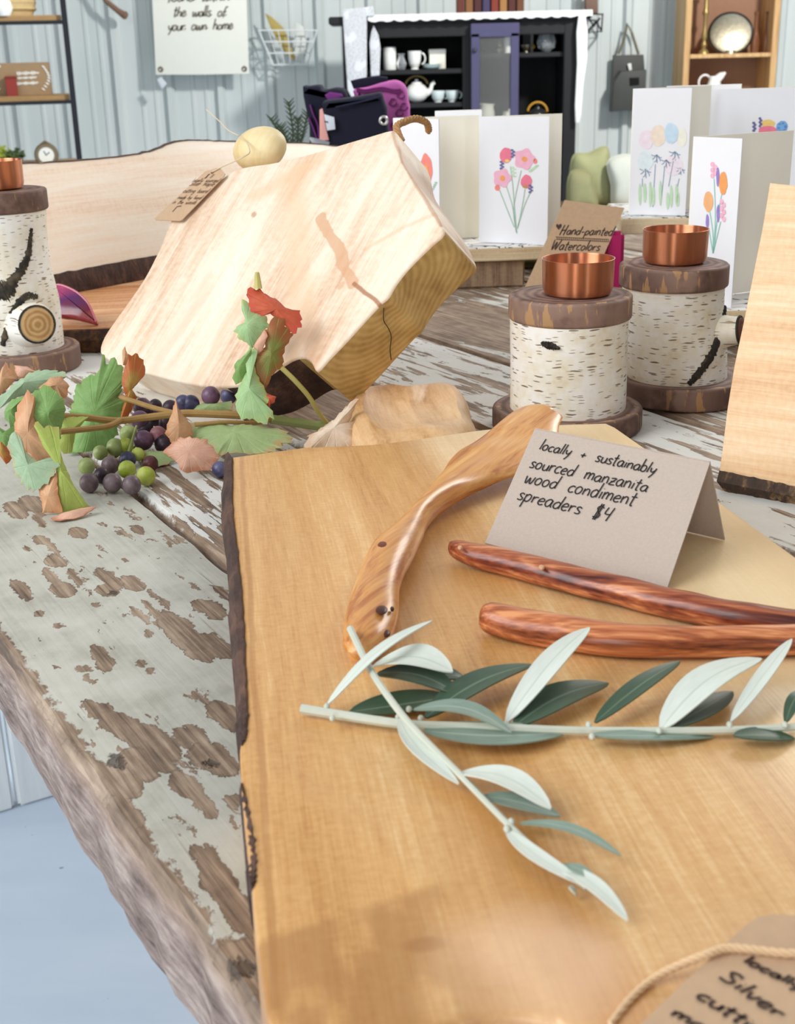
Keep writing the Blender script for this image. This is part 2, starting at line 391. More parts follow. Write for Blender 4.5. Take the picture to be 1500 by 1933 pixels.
# ================================================================== THE TABLE
PD = V((0.505, -0.863, 0)).normalized(); PQ = V((-PD.y, PD.x, 0))
MT = Matrix((PD, PQ, V((0, 0, 1)))).transposed().to_4x4()
def tq(px, py, z=T): p = tab(px, py, z); return (p.dot(PD), p.dot(PQ))
Q0 = 0.104; PWD = 0.128
def paint_material():
    m = Mat('peeling_painted_planks'); t, q, z = m.xyz()
    wob = (m.noise(t, q*1.3, z, 90, 4, 0.65)-0.5)*0.012+(m.noise(t, q, z, 400, 3, 0.6)-0.5)*0.004
    wob2 = (m.noise(t, q, z+4.0, 110, 4, 0.65)-0.5)*0.009+(m.noise(t, q, z+7.0, 450, 3, 0.6)-0.5)*0.003
    tt = t+wob; qq = q+wob2
    P = [  # px, py, half length along plank (m), half width (m)
        (182,1340,.014,.006),(212,1360,.02,.008),(250,1378,.02,.008),(288,1398,.018,.009),(318,1408,.014,.007),(345,1392,.010,.005),
        (165,1455,.012,.012),(195,1462,.014,.010),(228,1475,.014,.012),(262,1440,.016,.010),(300,1428,.016,.008),(228,1530,.014,.010),
        (395,1425,.012,.012),(410,1432,.016,.011),(370,1386,.010,.006),(425,1350,.016,.010),
        (40,1112,.018,.006),(98,1088,.018,.005),(118,1112,.012,.010),(96,1030,.018,.004),(104,1058,.012,.009),(142,1088,.016,.004),(75,1018,.010,.006),
        (148,1005,.012,.008),(206,1092,.020,.007),(250,1100,.014,.008),(202,1112,.010,.009),(285,1150,.016,.003),
        (330,1178,.020,.011),(352,1205,.016,.012),(378,1230,.012,.010),(300,1130,.018,.003),(410,1218,.018,.009),(400,1150,.014,.010),(385,1146,.012,.008),(265,1160,.014,.003),
        (190,1236,.014,.006),(196,1256,.008,.005),(60,950,.020,.012),(30,962,.020,.010),(78,985,.012,.004),(260,1000,.010,.005),(340,1015,.010,.003),
        (352,1482,.012,.008),(380,1510,.016,.005),(408,1650,.022,.007),(440,1705,.024,.008),(425,1680,.02,.007),(460,1812,.014,.012),(448,1828,.014,.010),
        (590,770,.10,.085),(640,790,.06,.06),(540,760,.05,.05),(870,612,.17,.075),(800,590,.14,.06),(960,640,.10,.05),
        (10,1300,.016,.006),(68,1330,.018,.006),(85,1350,.014,.005),(118,1408,.014,.008),(150,1440,.012,.010),(265,1250,.004,.004),(285,1265,.004,.003),
        (165,1260,.004,.003),(150,1262,.003,.003),(112,1180,.004,.004),(75,1158,.004,.004),(245,1565,.006,.004),(440,1510,.006,.005),(395,1600,.004,.003),
        (280,1195,.005,.003),(168,1280,.006,.003),(374,1500,.02,.003),(420,1118,.014,.005),(350,990,.016,.003),(180,1140,.004,.003)]
    f = None
    for (px, py, a, b) in P:
        c = tq(px, py); e = m.blob(tt, qq, c[0], c[1], a*0.90, b*0.62); f = e if f is None else f.max(e)
    f0 = f; f = f0.step(-0.03, 0.02)
    # flecks and streaks along the grain; how much paint is gone changes from board to board
    st = m.noise(t*14+wob*30, q*120, z, 1.0, 4, 0.6)
    fl = m.noise(t*60, q*130, z, 1.0, 3, 0.6)
    def inb(a, b): return q.step(a-0.0015, a+0.0015)*(1.0-q.step(b-0.0015, b+0.0015))
    b2 = inb(Q0+PWD, Q0+2*PWD); b3 = inb(Q0+2*PWD, Q0+3*PWD); b4 = inb(Q0+3*PWD, Q0+4*PWD); b5 = q.step(Q0+4*PWD-0.001, Q0+4*PWD+0.001)
    big = m.noise(t*7, q*16, z, 1.0, 3, 0.6)
    thr = 0.66-b2*0.15-b3*0.17-b4*0.12-b5*0.22
    gone = (st*0.62+big*0.38).step(thr, thr+0.018).max(f)
    gone = gone.max(fl.step(0.68, 0.69))
    rim = 1.0-(q+wob*1.4).step(Q0+0.006, Q0+0.008)
    sp1 = m.noise(t*26+wob*40, q*62+wob2*60, z, 1.0, 4, 0.65); gone = gone.max((sp1-b2*0.02).step(0.640, 0.650))
    gone = gone.max(rim)
    gap = ((q-Q0)/PWD); gg = m.math('PINGPONG', gap, 0.5)
    gone = gone.max(1.0-(gg*PWD+wob*0.5).step(0.002, 0.004)*1.0)
    pg = m.noise(t*30, q*30, z, 1.0, 5, 0.65); gr = m.noise(t*16, q*420, z, 1.0, 4, 0.68)
    paint = m.ramp(pg*0.7+gr*0.3, [(0.3, rgb(160, 156, 142)), (0.5, rgb(188, 186, 174)), (0.7, rgb(202, 200, 190))])
    paint = m.mix(b2*0.75+b3*0.5+b4*0.6+b5*0.3, paint, rgb(229, 228, 224))
    bare = m.ramp(0.5+(gr-0.5)*1.1+(pg-0.5)*0.6, [(0.28, rgb(88, 70, 56)), (0.5, rgb(140, 118, 98)), (0.72, rgb(182, 160, 138))])
    col = m.mix(gone, paint, bare)
    col = m.mix(f*(1.0-f0.step(0.03, 0.14))*0.45, col, rgb(92, 74, 58))  # shadow of the paint edge put into the colour as a thin dark line
    crk = m.noise(t*10, q*420, z, 1.0, 2, 0.5); col = m.mix(crk.step(0.70, 0.76)*0.5, col, rgb(120, 106, 92))
    k1 = tq(222, 1436); k2 = tq(398, 1436); k3 = tq(210, 1118); k4 = tq(455, 1822)
    kn = m.blob(tt, qq, k1[0], k1[1], .0075, .0028).max(m.blob(tt, qq, k2[0], k2[1], .004, .003)).max(m.blob(tt, qq, k3[0], k3[1], .004, .0025)).max(m.blob(tt, qq, k4[0], k4[1], .005, .004))
    col = m.mix(kn.step(0.0, 0.4)*0.8, col, rgb(66, 52, 40))
    hgt = (1.0-gone)*0.6+pg*0.25+gr*0.2-kn.step(0, 0.6)*1.4
    return m.out(col, 0.62, 0, (hgt, 0.75, 0.0012))
def edge_material():
    m = Mat('weathered_edge_wood'); t, q, z = m.xyz()
    g1 = m.noise(t*14, q*60, z*70, 1.0, 5, 0.65); g2 = m.noise(t*40, q*40, z*60, 1.0, 4, 0.6); g3 = m.noise(t*18, q*30, z*40+3.0, 1.0, 3, 0.6)
    g4 = m.noise(t*60, q*300, z*420, 1.0, 4, 0.7); col = m.ramp(0.5+(g1-0.5)*0.8+(g2-0.5)*0.6+(g4-0.5)*0.9, [(0.25, rgb(84, 68, 60)), (0.5, rgb(142, 124, 116)), (0.75, rgb(184, 168, 158))])
    ck = m.noise(t*12, q*10, z*260+g2*3.0, 1.0, 2); col = m.mix(ck.step(0.70, 0.74)*0.7, col, rgb(58, 46, 40))
    up = z.step(T-0.016, T-0.004)
    col = m.mix(up*0.6, col, rgb(168, 142, 120))
    col = m.mix((g3+up*0.06).step(0.715, 0.73), col, rgb(216, 220, 224))
    return m.out(col, 0.8, 0, (g1*0.6+g2*0.4+g4*0.5, 0.9, 0.003))
PAINT = paint_material(); EDGE = edge_material()
def build_table():
    t0, t1 = -1.78, 0.62; root = thing('plank_table', 'long plank table with peeling off-white paint under the wooden boards', 'table', MT)
    def plank(q0, q1, th, front=False):
        N = 220 if front else 110; K = 8; vs = []; fs = []; sl = []
        def edge(t, s): return 0.0018*noise.noise(V((t*35, s*9.1, 1)))+0.0012*noise.noise(V((t*110, s*3.3, 2)))
        prof = []
        for i in range(N+1):
            t = t0+(t1-t0)*i/N; ring = []
            eb = edge(t, q0*10); ee = edge(t, q1*10+5)
            rough = (0.0008*noise.noise(V((t*26, 7, 0)))+0.0011*noise.noise(V((t*70, 3, 0)))) if front else 0
            # round trip: bottom front, mid front, upper front, top row, back
            ring += [(q0+eb+0.002+rough, T-th), (q0+eb+rough*1.2-0.001, T-th*0.72), (q0+eb-rough*0.8-0.001, T-th*0.38), (q0+eb+0.0005, T-0.006), (q0+eb+0.003, T-0.0012)]
            for k in range(1, K): 
                q = q0+(q1-q0)*k/K; ring.append((q, T+0.0006*noise.noise(V((t*12, q*60, 5)))-0.0003))
            ring += [(q1+ee-0.003, T-0.0012), (q1+ee-0.0006, T-0.005), (q1+ee-0.001, T-th)]
            prof.append([(t, a, b) for a, b in ring])
        n = len(prof[0])
        for r in prof: vs += r
        for i in range(N):
            for k in range(n):
                j = (k+1) % n; fs.append((i*n+k, i*n+j, (i+1)*n+j, (i+1)*n+k)); sl.append(0 if 3 <= k < n-3 else 1)
        fs.append(tuple(range(n))); sl.append(1); fs.append(tuple(N*n+k for k in range(n))); sl.append(1)
        return mk('plank', vs, fs, [PAINT, EDGE], root, world=False, slots=sl)
    for k in range(9): plank(Q0+k*PWD+0.0012, Q0+(k+1)*PWD-0.0012, 0.05, k == 0)
    wp = Mat('white_washed_boards'); x, y, z = wp.xyz()
    n = wp.noise(x*60, y*60, z*5, 1.0, 4); wm = wp.out(wp.ramp(n, [(0.3, rgb(220, 226, 228)), (0.7, rgb(240, 243, 244))]), 0.55, 0, (n, 0.5, 0.002))
    for tt in (-1.70, 0.42):
        fr = G().box((tt+0.02*(1 if tt < 0 else -1), Q0+0.57, 0.70), (0.05, 0.90, 0.098)).mk('support_beam', wm, root, world=False, smooth=False)
        for k in range(8):
            G().bbox((tt+(0.012 if tt < 0 else -0.012)-0.02, Q0+0.10+k*0.118+0.056, 0.375), (0.022, 0.112, 0.75), 0.004).mk('base_board', wm, root, world=False)
build_table()

# ================================================================== WOOD MATERIALS
def maple_extra(m, u, v, z, col):
    return col
GOLD = wood('golden_maple', [(0.26, rgb(176, 122, 66)), (0.42, rgb(206, 158, 96)), (0.56, rgb(220, 176, 116)), (0.74, rgb(238, 204, 154))], across=11, along=0.9, fine=170, rough=0.33, spec=0.5)
PALE = wood('pale_maple', [(0.26, rgb(214, 172, 136)), (0.42, rgb(238, 210, 178)), (0.56, rgb(246, 226, 200)), (0.75, rgb(252, 240, 222))], across=9, along=1.2, fine=110, rough=0.5)
TAN = wood('tan_maple', [(0.26, rgb(206, 164, 118)), (0.45, rgb(230, 196, 154)), (0.6, rgb(240, 212, 176)), (0.75, rgb(248, 228, 198))], across=4, along=14, fine=120, rough=0.42)
BARK = None
def bark_material(name, a, b, c, rough=0.75):
    m = Mat(name); x, y, z = m.xyz(); n = m.noise(x, y*0.4, z, 120, 4, 0.65); k = m.noise(x, y, z, 40, 4)
    return m.out(m.ramp(n*0.6+k*0.4, [(0.32, a), (0.5, b), (0.68, c)]), rough, 0, (n, 0.9, 0.002))
BARK = bark_material('dark_bark', rgb(38, 24, 20), rgb(70, 46, 38), rgb(112, 80, 64))

# ================================================================== FOREGROUND BOARD
ZB = T+0.035
BAX = V((0.14, -0.99, 0)).normalized(); 
MB_ = frame(V((0.0, 0.5, T)), V((0.99, 0.14, 0)), V((0, 0, 1)))      # x across, y along the grain
def build_board():
    root = thing('cutting_board', 'large golden live-edge board lying flat in the foreground under the olive sprigs', 'cutting board', MB_)
    left = [(437,862),(437,960),(447,1050),(456,1150),(460,1250),(463,1330),(461,1385),(452,1405),(455,1480),(462,1560),(473,1660),(483,1770),(492,1850),(506,1925)]
    near = [(560,1990),(700,1990),(800,1955),(870,1925),(950,1913),(1030,1922),(1075,1945)]
    L = [loc2(MB_, tab(x, y, ZB)) for x, y in left]; Nn = [loc2(MB_, tab(x, y, ZB)) for x, y in near]
    # the near handle runs out of the picture towards the lower right
    c = Nn[-1]; hand = [(c[0]+0.012, c[1]-0.03), (c[0]+0.015, c[1]-0.085), (c[0]+0.035, c[1]-0.105), (c[0]+0.06, c[1]-0.085), (c[0]+0.066, c[1]-0.03), (c[0]+0.085, c[1]+0.005)]
    right = [loc2(MB_, tab(x, y, ZB)) for x, y in [(1560,1093),(1500,1047),(1330,925),(1215,842),(1163,806)]]
    far = [loc2(MB_, tab(x, y, ZB)) for x, y in [(1145,798),(1040,801),(930,808),(860,817),(790,827),(700,838),(575,843)]]
    xr = right[0][0]+0.006
    lowr = [(c[0]+0.14, c[1]+0.03), (xr-0.004, c[1]+0.07), (xr+0.004, c[1]+0.15), (xr, right[0][1]-0.06)]
    ol = [p.xy for p in crom(L+Nn+hand+lowr, 5)]+[V(p) for p in right]+[p.xy for p in crom(far, 3)]
    def extra(m, u, v, z, col):
        # darker heartwood streaks, knot, and glare painted pale over the right side
        wob = (m.noise(u, v, z, 22, 3)-0.5)*0.012
        right_glare = (u+wob*2+v*0.10).step(0.045, 0.13)
        col = m.mix(right_glare*0.7, col, rgb(246, 222, 176))
        def pt(a, b): return loc2(MB_, tab(a, b, ZB))
        a, b = pt(840,1080), pt(1010,1130); d = pt(760, 1200)
        hw = m.blob(u+wob, v, (a[0]+b[0])/2-0.02, (a[1]+b[1])/2, 0.045, 0.03).step(0.0, 0.5)
        col = m.mix(hw*0.35, col, rgb(205, 148, 82))
        k = pt(800, 1783); kk = m.blob(u+wob*0.5, v+wob*0.3, k[0], k[1], 0.008, 0.004)
        col = m.mix(kk.step(0.0, 0.6)*0.6, col, rgb(150, 100, 52))
        e1, e2 = pt(455,860), pt(520,1900); sg = m.seg(u+wob*0.3, v, e1, e2)
        col = m.mix((1.0-sg.step(0.0006, 0.0018))*0.45, col, rgb(160, 104, 50))
        s1, s2 = pt(880,1480), pt(1160,1900); sg = m.seg(u+wob*0.7, v, s1, s2)
        col = m.mix((1.0-sg.step(0.004, 0.016))*0.45, col, rgb(196, 134, 68))
        # browner band with pale smears at the near end, pale pinkish patch beside it
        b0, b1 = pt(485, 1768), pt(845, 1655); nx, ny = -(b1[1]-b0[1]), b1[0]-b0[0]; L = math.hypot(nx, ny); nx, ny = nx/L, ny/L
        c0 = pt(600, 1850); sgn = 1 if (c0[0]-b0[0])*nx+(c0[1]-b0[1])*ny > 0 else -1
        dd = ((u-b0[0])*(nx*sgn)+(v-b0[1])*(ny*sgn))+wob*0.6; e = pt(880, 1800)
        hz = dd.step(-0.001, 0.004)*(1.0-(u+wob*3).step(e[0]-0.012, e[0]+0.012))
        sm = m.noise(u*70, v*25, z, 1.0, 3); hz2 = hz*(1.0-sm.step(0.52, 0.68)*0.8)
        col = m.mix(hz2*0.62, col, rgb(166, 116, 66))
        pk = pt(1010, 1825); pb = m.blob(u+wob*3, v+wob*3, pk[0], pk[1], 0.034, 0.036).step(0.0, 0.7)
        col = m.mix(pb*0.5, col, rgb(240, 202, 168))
        return col
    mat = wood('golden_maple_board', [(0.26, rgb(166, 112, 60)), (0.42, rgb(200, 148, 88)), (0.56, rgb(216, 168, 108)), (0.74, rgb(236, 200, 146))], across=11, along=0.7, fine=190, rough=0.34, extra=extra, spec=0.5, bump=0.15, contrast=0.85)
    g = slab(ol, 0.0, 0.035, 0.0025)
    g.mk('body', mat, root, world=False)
    # far handle, two rounded lobes that dip below the top face
    hp = [(905,822),(893,790),(888,765),(868,738),(835,729),(800,735),(762,742),(722,735),(685,736),(660,752),(652,785),(662,815),(700,850),(800,850),(870,845)]
    hl = [loc2(MB_, tab(x, y, T+0.026)) for x, y in hp]
    hs = [p.xy for p in crom(hl, 6, True)]
    cx = sum(p.x for p in hs)/len(hs); cy = sum(p.y for p in hs)/len(hs)
    vs = []; fs = []; n = len(hs)
    prof = [(0.93, 0.002), (0.985, 0.008), (1.0, 0.014), (0.985, 0.021), (0.94, 0.027), (0.86, 0.0315), (0.74, 0.0335), (0.6, 0.031), (0.42, 0.027), (0.2, 0.0245), (0.02, 0.0245)]
    for (s, z) in prof:
        for p in hs:
            lump = (0.0022*math.cos((p.x-cx)*s*150)-0.003*max(0, -(p.x-cx)*s*25))*(1-s*0.8) if s < 0.97 else 0
            vs.append((cx+(p.x-cx)*s, cy+(p.y-cy)*s, z+lump))
    for k in range(len(prof)-1):
        for i in range(n): fs.append((k*n+i, k*n+(i+1) % n, (k+1)*n+(i+1) % n, (k+1)*n+i))
    fs.append(tuple(range(n))[::-1]); fs.append(tuple((len(prof)-1)*n+i for i in range(n)))
    mk('handle', vs, fs, TAN_H, root, world=False)
    # bark left on the edge: two strips with depth
    def strip(inner, outer, name='bark_edge'):
        a = crom([tab(x, y, ZB+0.0006) for x, y in inner], 8); b = crom([tab(x, y, ZB-0.006) for x, y in outer], 8)
        n = min(len(a), len(b)); vs = []; fs = []
        for i in range(n):
            j = 0.0012*noise.noise(V((i*0.7, 3, 1))); o = V((j, 0, 0))
            c2 = V((b[i].x+0.002, b[i].y, T+0.001)); d2 = V((a[i].x+0.004, a[i].y, T+0.001))
            vs += [a[i]+o+V((0.0022, 0, -0.004)), a[i]+o, (a[i]*0.5+b[i]*0.5)+V((o.x, 0, 0.0022)), b[i]+o*1.5, (b[i]*0.5+c2*0.5)-V((0.001-j, 0, 0)), c2, d2]
        k = 7
        for i in range(n-1):
            for q in range(k): fs.append((i*k+q, i*k+(q+1) % k, (i+1)*k+(q+1) % k, (i+1)*k+q))
        fs.append(tuple(range(k))); fs.append(tuple((n-1)*k+q for q in range(k)))
        mk(name, vs, fs, BARK, root, label='dark brown bark left on the live edge')
    strip([(437,862),(437,960),(447,1050),(456,1150),(460,1250),(464,1330),(462,1385),(455,1402)], [(425,857),(418,960),(429,1050),(433,1150),(440,1250),(446,1330),(448,1385),(450,1400)])
    strip([(457,1488),(468,1530),(479,1590),(482,1640),(475,1668)], [(453,1486),(457,1530),(463,1590),(468,1640),(471,1668)])
TAN_H = wood('handle_maple', [(0.28, rgb(190, 142, 92)), (0.45, rgb(216, 172, 122)), (0.6, rgb(228, 188, 140)), (0.75, rgb(240, 208, 166))], across=18, along=4, fine=120, rough=0.35)
build_board()

# ================================================================== LEANING THICK BOARD
A_ = tab(198, 676, T+0.0300); B_ = tab(392, 731, T+0.0300); _d = (B_-A_).normalized(); _nh = V((_d.y, -_d.x, 0)); _nh = -_nh if _nh.y > 0 else _nh
SN = (_nh*math.cos(R(42))+V((0, 0, math.sin(R(42))))).normalized()
MS = frame(A_, _d, SN)                                                    # x along the foot, y up the face, z out of it
TH = 0.044
def sp(px, py): return loc2(MS, onp(px, py, A_, SN))
def build_slab():
    root = thing('cutting_board', 'thick pale maple cutting board with a round knob propped up behind the grapes', 'cutting board', MS)
    pts = [(188,664),(196,636),(220,600),(250,558),(276,518),(300,470),(313,438),(325,412),(360,381),(400,350),(440,322),(470,313),(505,308),(545,300),(600,285),(660,267),(705,254),(737,245),(746,250),(753,270),(759,302),(776,331),(800,365),(820,395),(832,420),(836,440),
           (815,460),(790,484),(765,510),(745,536),(731,560),(717,572),(700,590),(678,614),(650,645),(620,676),(597,700),(586,684),(573,675),(555,677),(535,688),(505,708),(475,722),(440,729),(392,730),(335,720),(285,707),(235,694),(203,678)]
    ol = [sp(x, y) for x, y in pts]
    ol = [p.xy for p in crom(ol, 3, True)]
    def P(x, y): return sp(x, y)
    def extra(m, u, v, z, col):
        wob = (m.noise(u, v, z, 60, 3)-0.5)*0.008; wb2 = (m.noise(u, v, z+3.0, 25, 3)-0.5)*0.02
        def stroke(pts, w0, w1, amt, c, wb):
            nonlocal col
            d = None
            for a, b in zip(pts, pts[1:]):
                e = m.seg(u+wb, v+wb*0.6, P(*a), P(*b)); d = e if d is None else d.min(e)
            col = m.mix((1.0-d.step(w0, w1))*amt, col, c)
        stroke([(560,330),(555,420),(560,520),(572,600)], 0.004, 0.022, 0.55, rgb(234, 196, 158), wb2)
        stroke([(480,370),(520,350),(600,300)], 0.002, 0.012, 0.5, rgb(230, 190, 150), wb2)
        stroke([(605,410),(620,440),(640,470),(652,510),(668,535)], 0.0035, 0.0050, 0.75, rgb(212, 162, 122), wob)
        stroke([(668,535),(690,553),(708,566),(716,577)], 0.0008, 0.0022, 0.85, rgb(166, 108, 70), wob*0.3)
        stroke([(645,538),(640,541)], 0.002, 0.004, 0.5, rgb(212, 162, 122), wob)
        stroke([(540,690),(560,640),(600,620),(590,690)], 0.003, 0.012, 0.6, rgb(214, 172, 136), wb2)
        stroke([(280,720),(330,640),(400,520)], 0.002, 0.010, 0.45, rgb(232, 198, 170), wb2)
        stroke([(360,735),(400,660),(450,570)], 0.002, 0.009, 0.5, rgb(232, 196, 164), wb2)
        stroke([(420,742),(500,640)], 0.002, 0.009, 0.4, rgb(226, 190, 150), wb2)
        stroke([(478,404),(480,406)], 0.0012, 0.0035, 0.8, rgb(196, 150, 116), wob*0.4)
        stroke([(690,470),(760,430),(830,400)], 0.0006, 0.003, 0.35, rgb(214, 172, 120), wob)
        stroke([(740,250),(757,300),(780,340),(832,425)], 0.0004, 0.0022, 0.6, rgb(176, 126, 90), wob*0.3)
        return col
    face = wood('cream_maple_face', [(0.26, rgb(206, 164, 132)), (0.40, rgb(230, 200, 172)), (0.52, rgb(240, 220, 196)), (0.75, rgb(248, 236, 218))], across=7, along=2.6, fine=90, rough=0.5, extra=extra, contrast=1.25)
    # sawn end with growth rings
    m = Mat('sawn_end_grain'); x, y, z = m.xyz(); c = P(735, 590)
    wob = m.noise(x, y, z, 30, 3)*0.008
    dx = x-c[0]; dz = z+0.0; dy = y-c[1]
    rr = (dx*dx+dy*dy*0.6+dz*dz*1.6).sqrt()+wob
    ring = (rr*1500.0).sin()*0.5+0.5
    col = m.ramp(ring*0.16+m.noise(x, y, z, 70, 3)*0.84, [(0.25, rgb(160, 126, 70)), (0.5, rgb(190, 156, 94)), (0.75, rgb(210, 178, 116))])
    endm = m.out(col, 0.6, 0, (ring, 0.15, 0.001))
    g = slab(ol, -TH, 0.0, 0.0022)
    for v in g.v:                           # the foot of the block is flattened where it stands on the table
        wv = MS @ v
        if wv.z < T+0.0005: v.y += (T+0.0005-wv.z)/MS[2][1]
    # materials per face: front, sawn end (the right side), bark on the undercut, other sides
    n = len(ol); sl = []; I0 = sp(836, 440); I1 = sp(597, 700)
    for f in g.f:
        c = sum((g.v[i] for i in f), V())/len(f)
        if c.z > -0.0018: sl.append(0); continue
        px_side = (c.x-I0[0])*(I1[1]-I0[1])-(c.y-I0[1])*(I1[0]-I0[0])
        dI = abs(px_side)/math.hypot(I1[0]-I0[0], I1[1]-I0[1])
        along = ((c.x-I0[0])*(I1[0]-I0[0])+(c.y-I0[1])*(I1[1]-I0[1]))/((I1[0]-I0[0])**2+(I1[1]-I0[1])**2)
        if dI < 0.03 and -0.02 < along < 1.02: sl.append(1)
        elif along >= 1.0 and c.x > sp(430, 728)[0] and c.z < -0.003: sl.append(2)
        else: sl.append(0)
    mk('body', g.v, g.f, [face, endm, BARK], root, world=False, slots=sl)
    # crack across the sawn end
    cr = [(718,576),(712,592),(700,618),(688,640),(676,662)]; q = [V((*sp(x, y), 0.0)) for x, y in cr]
    nend = V((I0[1]-I1[1], -(I0[0]-I1[0]), 0)).normalized()
    if nend.x < 0: nend = -nend
    e0 = V((*sp(718, 575), -0.003)); ln = V((I0[0]-I1[0], I0[1]-I1[1], 0)).normalized()
    pts2 = [e0+nend*0.0011+V((0, 0, -0.007*k))-ln*(0.004*k+0.002*math.sin(k*1.7)) for k in range(6)]
    G().tube(crom(pts2, 4), 0.00035, 6).mk('end_crack', plain('crack_dark', rgb(70, 46, 24), 0.9), root, world=False)
    # knob handle
    kc = loc2(MS, onp(490, 281, A_-SN*0.016, SN)); M = Matrix.Rotation(R(-8), 3, 'Z')
    km = wood('knob_maple', [(0.3, rgb(222, 196, 140)), (0.5, rgb(234, 212, 162)), (0.7, rgb(244, 228, 188))], across=10, along=2, fine=60, rough=0.5)
    prof = []
    kx = V((*kc, -0.016)); dirv = (V((*sp(560, 275), 0))-V((*sp(430, 295), 0))).normalized(); up = V((0, 0, 1)); yy = up.cross(dirv)
    MK = Matrix((dirv, yy, up)).transposed()
    g = G(); g.ball(kx, 0.0262, 0.0185, 0.0155, 28, MK, 0.94)
    g.mk('knob', km, root, world=False)
    # twine loop through the upper right corner
    tw = plain('jute_twine', rgb(176, 134, 86), 0.9, 0, 0.25, 500, bump=0.8)
    o0 = onp(740, 246, A_, SN)-SN*0.012; 
    lp = crom([o0, at(748, 240, o0.y+0.01), at(765, 229, o0.y+0.02), at(785, 224, o0.y+0.03), at(803, 230, o0.y+0.035), at(808, 239, o0.y+0.038), at(809, 247, o0.y+0.04)], 8)
    g = G(); ln = len(lp)
    for ph in (0, 2.1, 4.2):
        g.tube([p+V((math.cos(i*0.9+ph), 0, math.sin(i*0.9+ph)))*0.0013 for i, p in enumerate(lp)], 0.0017, 6)
    g.mk('twine_loop', tw, root)
    return root
SLAB = build_slab()
def build_prop():
    # small easel rest behind the propped board
    p = MS @ V((0.06, 0.10, -TH)); p2 = V((p.x+0.02, p.y+0.06, T))
    g = G(); root = thing('wooden_wedge', 'small wooden rest holding up the thick pale board from behind', 'rest', (p2.x, p2.y, T))
    pm = plain('wedge_wood', rgb(150, 116, 80), 0.7)
    d = (p-p2).normalized(); L = (p-p2).length
    M = frame(p2, V((1, 0, 0)), d).to_3x3()
    G().bbox(p2+d*(L*0.5-0.002), (0.05, 0.012, L-0.006), 0.001, M).mk('strut', pm, root)
    G().bbox(p2+V((0, 0.0, 0.006)), (0.07, 0.05, 0.012), 0.001).mk('foot', pm, root)
build_prop()

# ------------------------------------------------------------------ kraft tag on the thick board
KRAFT = plain('kraft_card', rgb(196, 164, 132), 0.85, 0, 0.10, 260)
KRAFT_G = plain('grey_kraft_card', rgb(190, 174, 162), 0.9, 0, 0.12, 900)
INK = plain('black_ink', rgb(22, 18, 17), 0.6)
INKB = plain('brown_ink', rgb(92, 62, 44), 0.7)
STRING = plain('pale_string', rgb(214, 196, 164), 0.9, 0, 0.15, 900)
def flat_tag(root, name, corners, lift, th, mat, nrm, hole=None):
    """thin plate with real thickness from world corners"""
    nrm = V(nrm).normalized(); a = [V(c)+nrm*lift for c in corners]; b = [v+nrm*th for v in a]; n = len(a)
    fs = [tuple(range(n))[::-1], tuple(range(n, 2*n))]+[(i, (i+1) % n, n+(i+1) % n, n+i) for i in range(n)]
    return mk(name, a+b, fs, mat, root, smooth=False)
def build_small_tag():
    root = thing('paper_tag', 'small kraft paper tag tied to the knob of the thick pale board', 'tag', onp(350, 400, A_, SN))
    S = lambda x, y: onp(x, y, A_, SN)
    cs = [S(*p) for p in [(296,418),(299,420),(344,422),(349,420),(429,337),(430,333),(421,323),(416,322),(392,329),(388,333)]]
    flat_tag(root, 'card', cs, 0.003, 0.0006, KRAFT, SN)
    O = S(330, 405); ex = (S(372, 372)-S(346, 371)); up = (S(405, 330)-S(330, 405))
    ex = (S(410, 345)-S(372, 343))/1.0; L = up.length; ux = ex.normalized(); uy = up.normalized()
    g = G()
    for txt, a, b in [('$ 11', (391, 342), (405, 342)), ('locally sourced', (368, 349), (416, 350)), ('Silver maple', (362, 356), (408, 357)), ('cutting board', (350, 369), (396, 370)), ('made by hand', (340, 381), (384, 382)), ('in the woods', (330, 390), (374, 391))]:
        p, q = S(*a), S(*b); LL = (q-p).length; sz = LL/sum(GL[k][0] for k in txt)
        g2 = write([(0, 0, 1.0, txt)], p, (q-p)/LL*sz, uy*sz*0.95, SN, 0.00042, lift=0.0040, adv=1.0); g.add(g2.v, g2.f)
    hp = [(0.0, 0.02), (0.02, 0.09), (0.08, 0.07), (0.06, 0.02)]
    g.ribbon([O+ux*(0.001)+uy*0.0+SN*0.004, O+ux*0.0005+uy*0.006+SN*0.004, O+ux*0.005+uy*0.007+SN*0.004], 0.0008, SN)
    g.mk('handwriting', INKB, root, kind='stuff')
    h = S(407, 331); r = [(407,331),(425,322),(448,312),(466,303),(474,290),(468,272),(455,262)]
    pts = [S(x, y)+SN*(0.0045 if k < 4 else 0.002) for k, (x, y) in enumerate(r)]
    G().tube(crom(pts, 8), 0.0006, 6).mk('string', STRING, root)
    loopp = [S(x, y)+SN*0.001 for x, y in [(474,292),(452,300),(436,303),(430,316)]]
    fly = [S(456, 262)+SN*0.004, S(440, 255)+SN*0.006, S(425, 240)+SN*0.008, S(404, 222)+SN*0.01]
    G().tube(crom(fly, 8), 0.00045, 6).mk('string_end', STRING, root)
    g = G(); c = S(407, 331)+SN*0.0042
    M = frame(c, V((1, 0, 0)), SN).to_3x3(); g.lathe([(0.0008, 0), (0.0012, 0.0002), (0.0016, 0)], c, 12, M); g.mk('hole_rim', INKB, root)
build_small_tag()

